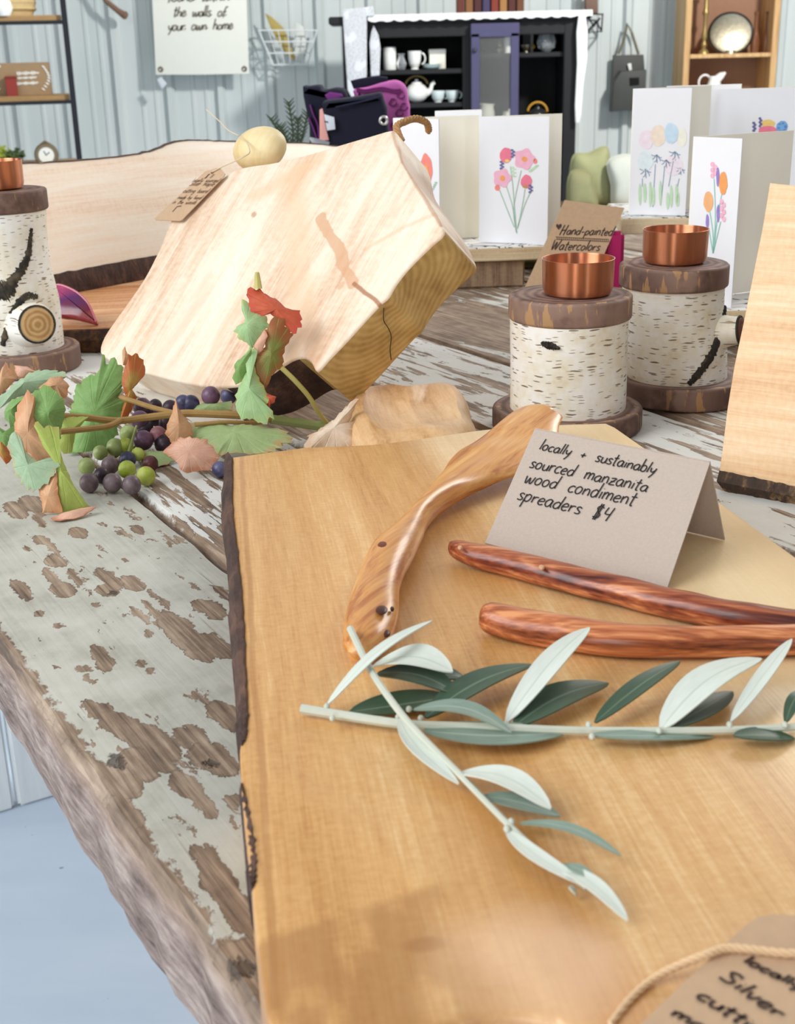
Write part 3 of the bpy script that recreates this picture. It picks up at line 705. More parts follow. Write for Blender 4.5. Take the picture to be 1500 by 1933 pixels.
# ================================================================== BOARDS BEHIND
def build_back_boards():
    zl = T+0.022
    # flat board on the table, dark bark edge to the front
    f0, f1 = tab(100, 622, zl), tab(235, 616, zl); dx = (f1-f0).normalized(); M = frame(V((f0.x, f0.y, T)), dx, (0, 0, 1))
    root = thing('cutting_board', 'low reddish-brown board with dark bark edge lying behind the left birch candle holder', 'cutting board', M)
    ol = [(-0.42, 0.0), (-0.3, 0.004), (-0.2, -0.003), (-0.1, 0.003), (0.0, 0.0), (0.06, -0.002), (0.105, 0.004), (0.112, 0.05), (0.112, 0.2), (0.10, 0.31), (-0.1, 0.312), (-0.42, 0.305)]
    wm = wood('reddish_board', [(0.28, rgb(150, 88, 52)), (0.45, rgb(196, 138, 92)), (0.6, rgb(214, 162, 116)), (0.75, rgb(228, 184, 142))], across=20, along=2, axis=0, rough=0.4)
    slab([p.xy for p in crom(ol, 5, True)], 0.0, 0.022, 0.002).mk('body', wm, root, world=False)
    vs = []; fs = []; N = 90
    for i in range(N+1):
        x = -0.42+0.52*i/N; j = 0.003*noise.noise(V((x*60, 0, 0)))+0.002*noise.noise(V((x*170, 1, 0)))
        vs += [(x, 0.004, 0.0215), (x, -0.003+j, 0.021), (x, -0.008+j, 0.012), (x, -0.005-j, 0.0005), (x, 0.006, 0.0005)]
    for i in range(N):
        for k in range(5): fs.append((i*5+k, i*5+(k+1) % 5, (i+1)*5+(k+1) % 5, (i+1)*5+k))
    fs += [tuple(range(5)), tuple(N*5+k for k in range(5))]
    mk('bark_edge', vs, fs, bark_material('blackened_bark', rgb(30, 18, 14), rgb(62, 38, 26), rgb(128, 84, 44)), root, world=False, label='dark rough bark along the front edge')
    # long pale slab leaning above it
    p0 = tab(147, 554, zl); p1 = tab(278, 529, zl); d = (p1-p0); d.z = 0; d.normalize(); nh = V((d.y, -d.x, 0)); nh = -nh if nh.y > 0 else nh
    n = (nh*math.cos(R(24))+V((0, 0, math.sin(R(24))))).normalized(); M = frame(p0, d, n)
    root = thing('cutting_board', 'long pale live-edge slab leaning at the back left with bark along top and foot', 'cutting board', M)
    S = lambda x, y: loc2(M, onp(x, y, p0, n))
    top = [(-120,316),(-40,312),(40,308),(140,303),(240,293),(290,283),(318,271),(345,265),(380,264),(430,266),(520,268),(610,272),(680,282)]
    bot = [(660,440),(520,455),(420,470),(295,484),(180,505),(97,521),(20,538),(-100,560)]
    tp = crom([S(*p) for p in top], 5); bp = crom([S(*p) for p in bot], 5)
    pm = wood('pale_slab_wood', [(0.26, rgb(236, 198, 166)), (0.42, rgb(250, 226, 202)), (0.56, rgb(253, 238, 218)), (0.75, rgb(255, 247, 234))], across=12, along=1.1, fine=100, rough=0.5, axis=0)
    slab([p.xy for p in tp]+[p.xy for p in bp], -0.024, 0.0, 0.0015).mk('body', pm, root, world=False)
    def edge(pts, ins, out, name, lab, sd):
        vs = []; fs = []
        for i, p in enumerate(pts):
            j = 0.0016*noise.noise(V((i*0.8, sd, 0)))
            vs += [(p.x, p.y+ins[0]+j, 0.0008), (p.x, p.y+out[0]+j, out[1]), (p.x, p.y+out[0]-j+out[2], -0.026), (p.x, p.y+ins[0], -0.026)]
        for i in range(len(pts)-1):
            for k in range(4): fs.append((i*4+k, i*4+(k+1) % 4, (i+1)*4+(k+1) % 4, (i+1)*4+k))
        fs += [(0, 1, 2, 3), tuple((len(pts)-1)*4+k for k in range(4))]
        mk(name, vs, fs, BARK, root, world=False, label=lab)
    edge(tp, (-0.0006, 0), (0.0022, -0.004, 0.001), 'bark_edge', 'thin brown bark along the top edge', 1.0)
    b2 = [p for p in bp]
    vs = []; fs = []
    for i, p in enumerate(b2):
        j = 0.0015*noise.noise(V((i*0.8, 5, 0))); lowz = 0.0
        foot = S(147, 554)[1]+0.0
        vs += [(p.x, p.y+0.001+j, 0.0007), (p.x, (p.y+foot)/2-0.001, -0.001+j), (p.x, max(foot, p.y-0.024)+0.0006, -0.006+j), (p.x, max(foot, p.y-0.024)+0.0106, -0.026), (p.x, p.y+0.001, -0.024)]
    for i in range(len(b2)-1):
        for k in range(5): fs.append((i*5+k, i*5+(k+1) % 5, (i+1)*5+(k+1) % 5, (i+1)*5+k))
    fs += [tuple(range(5)), tuple((len(b2)-1)*5+k for k in range(5))]
    mk('bark_edge', vs, fs, BARK, root, world=False, label='broad dark bark along the foot')
    # polished crescent beside it
    q = [(98,546),(112,541),(130,546),(150,557),(168,575),(178,595),(184,611),(165,608),(140,602),(118,600),(98,592)]
    pl = tab(150, 606, zl+0.004); nn = V((-0.15, -0.75, 0.65)).normalized(); M = frame(pl, (1, 0, 0), nn)
    L = [loc2(M, onp(x, y, pl, nn)) for x, y in q]
    m = Mat('polished_magenta'); x, y, z = m.xyz(); e = m.noise(x, y, z, 60, 3); 
    col = m.ramp((y*22.0)+e*0.5, [(0.1, rgb(196, 96, 104)), (0.28, rgb(128, 22, 46)), (0.5, rgb(92, 40, 104)), (0.75, rgb(178, 66, 112)), (0.95, rgb(216, 130, 160))])
    pm = m.out(col, 0.12, 0, None, 0.6)
    r2 = thing('agate_slice', 'glossy magenta and purple polished crescent peeking out behind the left candle holder', 'ornament', pl)
    g = slab([p.xy for p in crom(L, 4, True)], -0.004, 0.004, 0.0022)
    mk('slice', [M @ v for v in g.v], g.f, pm, r2)
    rim = crom([L[0], L[1], L[2], L[3], L[4], L[5], L[6]], 6)
    G().tube([M @ V((p.x, p.y, 0.0032)) for p in rim], 0.0011, 6).mk('rim', plain('magenta_rim', rgb(206, 110, 130), 0.2), r2)
build_back_boards()

def build_right_board():
    P0 = tab(1362, 929); P1 = tab(1500, 955); d = (P1-P0).normalized(); nh = V((d.y, -d.x, 0)); nh = -nh if nh.y > 0 else nh
    n = (nh*math.cos(R(15))+V((0, 0, math.sin(R(15))))).normalized(); M = frame(P0, d, n)
    root = thing('cutting_board', 'tall tan live-edge board standing upright at the right edge of the picture', 'cutting board', M)
    S = lambda x, y: loc2(M, onp(x, y, P0, n))
    ol = [S(*p) for p in [(1357,892),(1362,850),(1372,770),(1385,690),(1402,610),(1420,520),(1438,430),(1452,345),(1500,350)]]
    a = ol[-1]; b = S(1500, 920)
    ol += [(0.155, a[1]-0.004), (0.16, a[1]-0.03), (0.165, 0.1), (0.16, b[1]+0.002), (0.10, b[1]-0.001), b, S(1430, 905)]
    tm = wood('tan_board_wood', [(0.26, rgb(204, 154, 106)), (0.44, rgb(228, 188, 144)), (0.58, rgb(238, 206, 166)), (0.75, rgb(248, 226, 196))], across=16, along=1.2, fine=130, rough=0.45, axis=0)
    slab([V(p) for p in ol], -0.026, 0.0, 0.0010).mk('body', tm, root, world=False)
    ft = crom([S(*p) for p in [(1358,888),(1430,903),(1500,918)]]+[(0.10, b[1]-0.002), (0.16, b[1])], 10); lw = crom([S(*p) for p in [(1363,931),(1430,944),(1500,956)]]+[(0.10, 0.0), (0.16, 0.0)], 10)
    vs = []; fs = []
    for i, (p, q) in enumerate(zip(ft, lw)):
        j = 0.002*noise.noise(V((i*0.6, 9, 0)))
        vs += [(p.x, p.y+j*0.4, 0.0006), (p.x, (p.y+q.y)/2, 0.0022+j), (q.x, max(q.y, 0.0)+0.0004, -0.003+j), (q.x, 0.007, -0.027), (p.x, p.y+0.001, -0.027)]
    for i in range(len(ft)-1):
        for k in range(5): fs.append((i*5+k, i*5+(k+1) % 5, (i+1)*5+(k+1) % 5, (i+1)*5+k))
    fs += [tuple(range(5)), tuple((len(ft)-1)*5+k for k in range(5))]
    mk('bark_edge', vs, fs, bark_material('black_brown_bark', rgb(26, 18, 14), rgb(66, 46, 32), rgb(176, 138, 94)), root, world=False, label='black and brown bark along the foot')
    # hidden back strut that keeps it standing
    bk = M @ V((0.10, 0.12, -0.027)); ft2 = V((bk.x+0.05, bk.y+0.07, T))
    dd = (bk-ft2).normalized(); L = (bk-ft2).length; Mf = frame(ft2, d, dd).to_3x3()
    G().bbox(ft2+dd*(L/2), (0.04, 0.008, L), 0.001, Mf).mk('easel_strut', plain('wedge_wood', rgb(150, 116, 80), 0.7), root)
build_right_board()

# ================================================================== BIRCH CANDLE HOLDERS
def birch_material():
    m = Mat('birch_bark'); x, y, z = m.xyz()
    a = m.math('ARCTAN2', y, x)*0.042
    big = m.noise(x, y, z, 26, 4, 0.6); sm = m.noise(x, y, z, 180, 3, 0.6)
    col = m.ramp(big*0.75+sm*0.25, [(0.3, rgb(214, 196, 158)), (0.43, rgb(234, 225, 204)), (0.56, rgb(243, 240, 232)), (0.75, rgb(250, 250, 250))])
    wz = z+(m.noise(x, y, z, 50, 2)-0.5)*0.004
    for sc, th, amt in ((1.0, 0.10, 0.85), (1.7, 0.085, 0.7)):
        # dashes: measure along and across separately by stretching the cell
        da = m.vor(a*(78*sc), wz*(540*sc), sc*3.0, 1.0, 0.8)
        col = m.mix((1.0-da[0].step(0.26, 0.36))*da[1].step(0.70, 0.72)*amt, col, rgb(104, 74, 42))
    lines = m.noise(a*40, z*420, 0.0, 1.0, 2); col = m.mix(lines.step(0.62, 0.8)*0.35, col, rgb(196, 178, 146))
    sp_ = m.noise(a*300, z*300, 3.0, 1.0, 1); col = m.mix(sp_.step(0.76, 0.8)*0.7, col, rgb(70, 60, 44))
    return m.out(col, 0.55, 0, (big*0.6+sm*0.4+lines*0.4, 0.35, 0.001))
BIRCH = birch_material()
def disc_material(nm='brown_stained_disc', r0=0.0372):
    m = Mat(nm); x, y, z = m.xyz(); r = (x*x+y*y).sqrt(); n = m.noise(x, y, z, 90, 4); k = m.noise(x*1.0, y*1.0, z*0.22, 150, 3)
    rings = (r*900+n*4).sin()*0.5+0.5
    col = m.ramp(n*0.7+rings*0.3, [(0.3, rgb(92, 68, 58)), (0.5, rgb(122, 94, 82)), (0.7, rgb(146, 118, 104))])
    worn = r.step(r0, r0+0.0015)*k.step(0.56, 0.60)
    col = m.mix(worn*0.6, col, rgb(196, 152, 96))
    return m.out(col, 0.7, 0, (rings*0.5+n, 0.3, 0.001))
DISC = disc_material(); DISC_B = disc_material('brown_stained_base', 0.0455)
def copper_material():
    m = Mat('copper'); x, y, z = m.xyz(); n = m.noise(x, y, z*0.1, 300, 2)
    t = m.nt.nodes.new('ShaderNodeTangent'); t.direction_type = 'RADIAL'; t.axis = 'Z'
    m.nt.links.new(t.outputs[0], m.b.inputs['Tangent']); m.b.inputs['Anisotropic Rotation'].default_value = 0.25
    return m.out(m.mix(n, rgb(196, 124, 88), rgb(220, 150, 114)), 0.36, 1.0, Anisotropic=0.95)
COPPER = copper_material()
DARKBARK = bark_material('black_birch_scar', rgb(20, 18, 15), rgb(52, 46, 38), rgb(110, 96, 74), 0.9)
def disc(root, z0, z1, r, seed, name, off=(0, 0), chips=()):
    N = 60; out = []
    for i in range(N):
        a = 2*math.pi*i/N; rr = r*(1+0.018*noise.noise(V((math.cos(a)*1.6, math.sin(a)*1.6, seed)))+0.008*noise.noise(V((math.cos(a)*6, math.sin(a)*6, seed))))
        out.append((off[0]+rr*math.cos(a), off[1]+rr*math.sin(a)))
    slab(out, z0, z1, 0.0022).mk(name, DISC_B if name == 'base_disc' else DISC, root, world=False)
def holder(c, base_r, zb, log_r, zl, top_r, zt, cup_r, cup_h, label, seed, lean=(0, 0), waist=0.0, scars=(), stub=None, off_top=(0, 0), base_off=(0, 0)):
    root = thing('birch_candle_holder', label, 'candle holder', (c[0], c[1], T), 'birch log candle holders with copper cups')
    disc(root, 0, zb, base_r, seed, 'base_disc', base_off)
    N = 64; K = 26; vs = []; fs = []
    def surf(a, z, o=0.0):
        f = (z-zb)/(zl-zb); r = log_r*(1+0.02*noise.noise(V((math.cos(a)*1.3, math.sin(a)*1.3, z*18+seed)))-waist*math.sin(math.pi*min(1, max(0, (f-0.35)/0.65)))+waist*0.5*math.sin(math.pi*min(1, f/0.6)))+o
        return V((r*math.cos(a)+lean[0]*f, r*math.sin(a)+lean[1]*f, z))
    for k in range(K+1):
        z = zb+(zl-zb)*k/K
        for i in range(N): vs.append(surf(2*math.pi*i/N, z))
    for k in range(K):
        for i in range(N): fs.append((k*N+i, k*N+(i+1) % N, (k+1)*N+(i+1) % N, (k+1)*N+i))
    fs += [tuple(range(N))[::-1], tuple(K*N+i for i in range(N))]
    log = mk('birch_log', vs, fs, BIRCH, root, world=False)
    def patch(path, name='bark_scar'):
        # raised rough black scar following the log: path of (angle deg, z, half width)
        P = crom([V((R(a), z, w_)) for a, z, w_ in path], 8); vs = []; fs = []; n = 7
        for i, p in enumerate(P):
            t = (P[min(i+1, len(P)-1)]-P[max(i-1, 0)]); tx = t.x*log_r; tz = t.y; L = math.hypot(tx, tz) or 1; nx, nz = -tz/L, tx/L
            for k in range(n):
                s = (k/(n-1)*2-1); wv = p.z*1.15*(1+0.9*noise.noise(V((i*0.9, k*3.0, seed)))+0.5*noise.noise(V((i*2.7, k*5.0, seed)))); h = 0.0014*(1-s*s)*(1+noise.noise(V((i*1.3, k*1.7, seed+4))))+(-0.0003 if abs(s) > 0.95 else 0.0003)
                vs.append(surf(p.x+nx*s*wv/log_r, p.y+nz*s*wv, h))
        for i in range(len(P)-1):
            for k in range(n-1): fs.append((i*n+k, i*n+k+1, (i+1)*n+k+1, (i+1)*n+k))
        mk(name, vs, fs, DARKBARK, root, world=False)
    for s in scars: patch(s)
    if stub:
        a, z, r, L, tilt, cap = stub; b = surf(R(a), z, -0.008); dr = V((math.cos(R(a)), math.sin(R(a)), tilt)).normalized()
        g = G(); P = [b, b+dr*(0.008+L*0.4), b+dr*(0.008+L)]; g.tube(P, [r*1.5, r*1.1, r*1.0], 24); g.mk('branch_stub', BIRCH, root, world=False)
        e = b+dr*(0.0081+L); M = frame(e, V((0, 0, 1)), dr)
        m = Mat('cut_branch_end'); x, y, zz = m.xyz()
        e0 = e
        rr = ((x-e0.x)*(x-e0.x)+(y-e0.y)*(y-e0.y)+(zz-e0.z)*(zz-e0.z)).sqrt(); n = m.noise(x, y, zz, 150, 3)
        col = m.ramp((rr*1500+n*3).sin()*0.2+n*0.5+0.15, cap)
        col = m.mix(1.0-rr.step(0.0008, 0.0016), col, rgb(96, 66, 40))
        cm = m.out(col, 0.7)
        og = [(r*0.93*math.cos(t/12*math.pi), r*0.93*math.sin(t/12*math.pi)) for t in range(24)]
        g = slab(og, 0, 0.0016, 0.0006); mk('cut_end', [M @ v for v in g.v], g.f, cm, root, world=False)
        g = G(); P = [M @ V((r*1.02*math.cos(t/15*math.pi), r*1.02*math.sin(t/15*math.pi), 0.0003)) for t in range(31)]
        g.tube(P, 0.0009, 6, cap=False); g.mk('bark_ring', DARKBARK, root, world=False)
        ck = [M @ V((-r*0.1+0.0005*math.sin(k), -r*0.2-r*0.13*k, 0.0017)) for k in range(6)]
    disc(root, zl, zt, top_r, seed+3, 'top_disc', (lean[0], lean[1]))
    cx, cy = lean[0]+off_top[0], lean[1]+off_top[1]; r = cup_r; h = cup_h
    pr = [(0.0005, zt), (r*0.80, zt), (r*0.93, zt+0.0016), (r*0.985, zt+0.005), (r, zt+h-0.0008), (r*1.012, zt+h), (r*0.985, zt+h), (r*0.97, zt+h-0.001), (r*0.955, zt+0.005), (r*0.88, zt+0.0022), (0.0005, zt+0.0018)]
    G().lathe(pr, (cx, cy, 0), 56).mk('copper_cup', COPPER, root, world=False)
    return root
holder((0.1215, 0.857), 0.0525, 0.015, 0.0405, 0.0775, 0.0420, 0.094, 0.0243, 0.0245, 'birch candle holder with a small dark eye knot, nearest behind the lettered tent card', 1.0,
       off_top=(0.0045, -0.004), scars=([(236, .068, .0008), (239, .067, .0019), (244, .0663, .0024), (249, .0655, .0018), (254, .0645, .0007)],))
holder((0.214, 0.930), 0.0490, 0.017, 0.0375, 0.0850, 0.0400, 0.1015, 0.0237, 0.0245, 'birch candle holder with copper cup and a diagonal black scar, beside the tall right-hand board', 5.0, lean=(-0.006, 0), waist=0.03,
       scars=([(343, .070, .002), (332, .063, .003), (318, .053, .0036), (304, .042, .0034), (291, .032, .003), (280, .0245, .0026), (271, .0188, .0016)],), stub=(330, 0.052, 0.010, 0.012, 0.15, [(0.2, rgb(70, 36, 22)), (0.5, rgb(110, 58, 36)), (0.8, rgb(140, 84, 54))]), base_off=(0.006, 0))
holder((-0.325, 1.080), 0.0500, 0.019, 0.0375, 0.1345, 0.0395, 0.152, 0.0225, 0.0235, 'tall birch candle holder with a sawn branch stub, cut off by the left edge', 9.0, lean=(-0.002, 0), waist=0.07,
       scars=([(325, .122, .0012), (322, .112, .002), (316, .100, .003), (305, .090, .0036), (292, .082, .004), (284, .076, .0062), (274, .073, .0075), (266, .070, .003)],
              [(318, .066, .002), (305, .068, .0026), (292, .062, .0026), (282, .052, .0026), (274, .040, .0026), (266, .028, .002)]),
       stub=(305, 0.044, 0.0150, 0.013, 0.10, [(0.2, rgb(176, 134, 82)), (0.5, rgb(206, 166, 112)), (0.8, rgb(226, 192, 142))]))

# ================================================================== TENT CARD
def build_tent_card():
    BL, BR, BB = tab(915, 1027, ZB), tab(1257, 1117, ZB), tab(1368, 1020, ZB)
    TR = at(1340, 873, 0.528); TL = TR+(BL-BR)*0.985; b2 = BB+(BL-BR)*0.99
    root = thing('tent_card', 'folded grey-brown tent card with four lines of black handwriting on the large board', 'card', (BL+BR)/2)
    nf = (BR-BL).cross(TL-BL).normalized(); nf = -nf if nf.y > 0 else nf
    nb = (b2-BB).cross(TR-BB).normalized(); nb = -nb if nb.y < 0 else nb
    up = V((0, 0, 0.0006))
    def pan(name, q, n):
        a = [p+up for p in q]; b = [p-n*0.0007+up for p in q]
        mk(name, a+b, [(0, 1, 2, 3), (7, 6, 5, 4)]+[(i, (i+1) % 4, 4+(i+1) % 4, 4+i) for i in range(4)], KRAFT_G, root, smooth=False)
    pan('front_panel', [BL, BR, TR, TL], nf); pan('back_panel', [BB, b2, TL, TR], nb)
    S = lambda x, y: onp(x, y, BL, nf)
    lines = [('locally + sustainably', (1017, 850), (1236, 897), 1.0), ('sourced manzanita', (998, 884), (1221, 931), 1.0), ('wood condiment', (988, 912), (1196, 957), 1.0), ('spreaders $4', (975, 944), (1150, 987), 1.0)]
    g = G(); hx = (TL-BL).normalized()
    for txt, a, b, s in lines:
        p, q = S(*a), S(*b); L = (q-p).length; ex = (q-p)/L
        tot = sum(GL[c][0] for c in txt)*1.0; size = L/tot
        g2 = write([(0, 0, 1.0, txt)], p, ex*size, hx*size*0.98, nf, 0.00062, adv=1.0, slant=0.14, lift=0.0009); g.add(g2.v, g2.f)
    g.mk('handwriting', INK, root, kind='stuff')
build_tent_card()

# ================================================================== SPREADERS
def proj(p):
    v = p-CAM; k = v.dot(_F); return (750+FPX*v.dot(_R)/k, 966.5-FPX*v.dot(_U)/k)
def perp_px(p, a, d):                       # picture pixels per metre along a, measured across the picture direction d
    q0 = proj(p); q1 = proj(p+a*0.01); L = math.hypot(*d) or 1
    return max(400, abs((q1[0]-q0[0])*d[1]-(q1[1]-q0[1])*d[0])/L/0.01)
def wpm(cl, k, z):
    i, j = max(k-1, 0), min(k+1, len(cl)-1); p0, p1 = tab(cl[i][0], cl[i][1], z), tab(cl[j][0], cl[j][1], z)
    t = (p1-p0).normalized(); a = V((t.y, -t.x, 0)); return perp_px(tab(cl[k][0], cl[k][1], z), a, (cl[j][0]-cl[i][0], cl[j][1]-cl[i][1]))
def spreader(label, cl, zc, th, mat, group, marks=()):
    pts = []; rad = []
    for k, (x, y, wpx) in enumerate(cl):
        z = zc[k] if isinstance(zc, (list, tuple)) else zc
        p = tab(x, y, z); sc = 1.0/wpm(cl, k, z); pts.append(p); b_ = th[k] if isinstance(th, (list, tuple)) else th
        i0, i1 = cl[max(k-1, 0)], cl[min(k+1, len(cl)-1)]; hx_ = abs(i1[0]-i0[0])/(math.hypot(i1[0]-i0[0], i1[1]-i0[1]) or 1)
        c_ = b_*FPX/(p-CAM).dot(_F)*0.85*hx_; rad.append((math.sqrt(max((wpx/2)**2-c_*c_, (0.28*wpx)**2))*sc, b_))
    P = crom(pts, 6); rr = crom([V((a, b, 0)) for a, b in rad], 6)
    lo = min(p.z for p in P)
    root = thing('condiment_spreader', label, 'spreader', V((P[0].x, P[0].y, ZB)), group)
    M = root.matrix_world
    g = G(); g.tube(P, [(max(r.x, 0.0005), max(r.y, 0.0004)) for r in rr], 20, up=(0, 0, 1))
    for v in g.v: 
        v += V((0, 0, 0.0006*noise.noise(v*70)))
    g.mk('shaft', mat, root)
    for (x, y, z, r, mt, nm) in marks:
        p = tab(x, y, z); g = G(); g.ball(p-V((0, 0, 0.0008)), r*0.9, r*1.5, 0.0010, 14); g.mk(nm, mt, root)
    return root
def wood_along(name, stops, ax, rough, spec=0.5):
    m = Mat(name); x, y, z = m.xyz(); c, s = math.cos(ax), math.sin(ax); u = x*c+y*s; v = y*c-x*s
    wv = m.noise(u*8, v*20, z*20, 1.0, 2); b = m.noise(u*4+wv, v*110+wv*1.6, z*200, 1.0, 3, 0.6); f = m.noise(u*50, v*900, z*900, 1.0, 2)
    return m.out(m.ramp(0.5+(b-0.5)*1.3+(f-0.5)*0.35, stops), rough, 0, (f, 0.1, 0.0005), spec)
HONEY = wood_along('honey_wood', [(0.28, rgb(178, 108, 56)), (0.42, rgb(206, 142, 78)), (0.56, rgb(218, 158, 92)), (0.74, rgb(230, 178, 112))], R(60), 0.28)
MANZ = wood_along('red_manzanita_wood', [(0.28, rgb(74, 28, 20)), (0.44, rgb(132, 62, 38)), (0.56, rgb(168, 92, 56)), (0.72, rgb(220, 148, 100))], R(-22), 0.28)
MANZ2 = wood_along('brown_manzanita_wood', [(0.28, rgb(92, 42, 26)), (0.44, rgb(148, 78, 46)), (0.56, rgb(190, 110, 66)), (0.70, rgb(230, 158, 106))], R(-10), 0.28)
KD = plain('dark_knot', rgb(70, 34, 18), 0.4)
z0 = ZB
spreader('large pale curved wooden spreader with a broad paddle end left of the tent card',
         [(1040,772,16),(1022,778,56),(1000,800,92),(972,840,112),(925,872,100),(875,905,68),(830,938,50),(795,972,46),(768,1010,58),(742,1040,78),(722,1080,80),(710,1115,86),(702,1160,98),(692,1200,88),(678,1226,62),(665,1240,26)],
         [z0+.020,z0+.019,z0+.017,z0+.013,z0+.0105,z0+.009,z0+.0085,z0+.008,z0+.008,z0+.0085,z0+.008,z0+.0075,z0+.007,z0+.0065,z0+.0055,z0+.004],
         [.002,.0035,.004,.0045,.005,.006,.007,.0075,.0075,.008,.0075,.007,.0065,.006,.005,.003], HONEY, 'wooden condiment spreaders',
         [(720,1148,z0+.0142,.0026,KD,'knot'),(740,1146,z0+.0128,.0009,KD,'knot'),(724,1026,z0+.0160,.0030,plain('red_knot', rgb(110, 48, 22), 0.4),'knot'),(728,1192,z0+.0095,.0020,KD,'knot')])
spreader('thin dark red wooden spreader touching the foot of the tent card',
         [(851,1032,14),(862,1037,28),(890,1046,38),(950,1060,44),(1050,1086,48),(1150,1110,50),(1230,1130,50),(1300,1146,48),(1400,1166,50),(1480,1177,54),(1560,1188,50)],
         z0+.0062, [.003,.0045,.0052,.006,.006,.006,.006,.006,.006,.006,.006], MANZ, 'wooden condiment spreaders',
         [(868,1031,z0+.0116,.0012,plain('pale_fleck', rgb(206, 160, 124), 0.5),'fleck'),(1022,1068,z0+.0122,.0014,plain('pale_fleck', rgb(206, 160, 124), 0.5),'fleck')])
spreader('orange-brown wooden spreader just above the olive sprig',
         [(914,1163,30),(926,1167,48),(960,1175,56),(1020,1186,58),(1100,1200,54),(1200,1210,48),(1300,1211,42),(1400,1210,42),(1480,1208,46),(1560,1205,44)],
         z0+.0068, [.005,.0062,.0066,.0066,.0066,.0066,.006,.006,.006,.006], MANZ2, 'wooden condiment spreaders')

# ================================================================== OLIVE SPRIGS
def leaf_mat(name, a, b, rough=0.45, vein=None):
    m = Mat(name); x, y, z = m.xyz('UV'); n = m.noise(x*2, y*3, 0.0, 3.0, 3)
    col = m.mix(n, a, b)
    rib = 1.0-((y-0.5).abs()).step(0.015, 0.05)
    col = m.mix(rib*0.6, col, vein if vein else a)
    return m.out(col, rough, 0, None, 0.45)
OT = leaf_mat('olive_leaf_upper', rgb(46, 70, 52), rgb(70, 94, 70), 0.42, rgb(120, 142, 118))
OG = leaf_mat('olive_leaf_greyish', rgb(112, 134, 120), rgb(146, 164, 148), 0.5, rgb(178, 192, 180))
OU = leaf_mat('olive_leaf_silvery', rgb(200, 208, 197), rgb(226, 231, 220), 0.6, rgb(176, 188, 172))
OS = plain('olive_stem_bark', rgb(200, 204, 188), 0.6, 0, 0.08, 200)
def zz(x, y): return (550+x/1.579, 1150+y/1.579)
def olive_leaf(root, base, tip, wpx, up_mat, lo_mat, bend=0.0, lift=0.006, tl=0.004, hb=0.004):
    b = tab(*zz(*base), ZB+hb); t = tab(*zz(*tip), ZB+tl); ax = t-b; L = ax.length; ax.normalize()
    sd = ax.cross(V((0, 0, 1))).normalized(); upv = sd.cross(ax); sc = (b-CAM).dot(_F)/FPX/1.579
    # width on the board is foreshortened across the line of sight
    q0, q1 = proj(b), proj(t); hw = wpx/1.579/2/perp_px((b+t)/2, sd, (q1[0]-q0[0], q1[1]-q0[1])); lift *= 0.45; bend *= -0.55 if abs(bend) < 0.085 else -0.62
    N = 16; K = 6; top = []; uv = []
    for i in range(N+1):
        f = i/N; w_ = hw*1.06*(math.sin(math.pi*min(1, f**0.9*0.985+0.012))**0.64)
        c = b+ax*(L*f)+upv*(lift*math.sin(math.pi*f))+sd*(bend*L*math.sin(math.pi*f))
        for k in range(K+1):
            s = k/K*2-1; top.append(c+sd*(w_*s)+upv*(0.16*w_*s*s)); uv.append((f, k/K))
    bot = [p-V((0, 0, 0.0005)) for p in top]; n = len(top); fs = []; sl = []
    for i in range(N):
        for k in range(K):
            a = i*(K+1)+k; fs.append((a, a+1, a+K+2, a+K+1)); sl.append(0)
            fs.append((n+a, n+a+K+1, n+a+K+2, n+a+1)); sl.append(1)
    rim = [k for k in range(K+1)]+[i*(K+1)+K for i in range(1, N+1)]+[N*(K+1)+k for k in range(K-1, -1, -1)]+[i*(K+1) for i in range(N-1, 0, -1)]
    for i in range(len(rim)):
        a, c = rim[i], rim[(i+1) % len(rim)]; fs.append((a, c, n+c, n+a)); sl.append(0)
    o = mk('leaf', top+bot, fs, [up_mat, lo_mat], root, slots=sl)
    me = o.data; ul = me.uv_layers.new(name='UVMap'); U2 = uv+uv
    for lp in me.loops: ul.data[lp.index].uv = U2[lp.vertex_index]
    return o
def sprig(label, stem, rad, leaves, nodes=()):
    P = crom([tab(*zz(x, y), ZB+0.0032+h) for x, y, h in stem], 8)
    root = thing('olive_sprig', label, 'sprig', V((P[0].x, P[0].y, ZB)), 'olive sprigs on the large board')
    n = len(P); G().tube(P, [rad[0]+(rad[1]-rad[0])*i/(n-1) for i in range(n)], 8).mk('stem', OS, root)
    for lf in leaves: olive_leaf(root, *lf)
    for (x, y) in nodes: g = G(); g.ball(tab(*zz(x, y), ZB+0.0045), .0011, .0016, .0011, 8); g.mk('bud', OS, root)
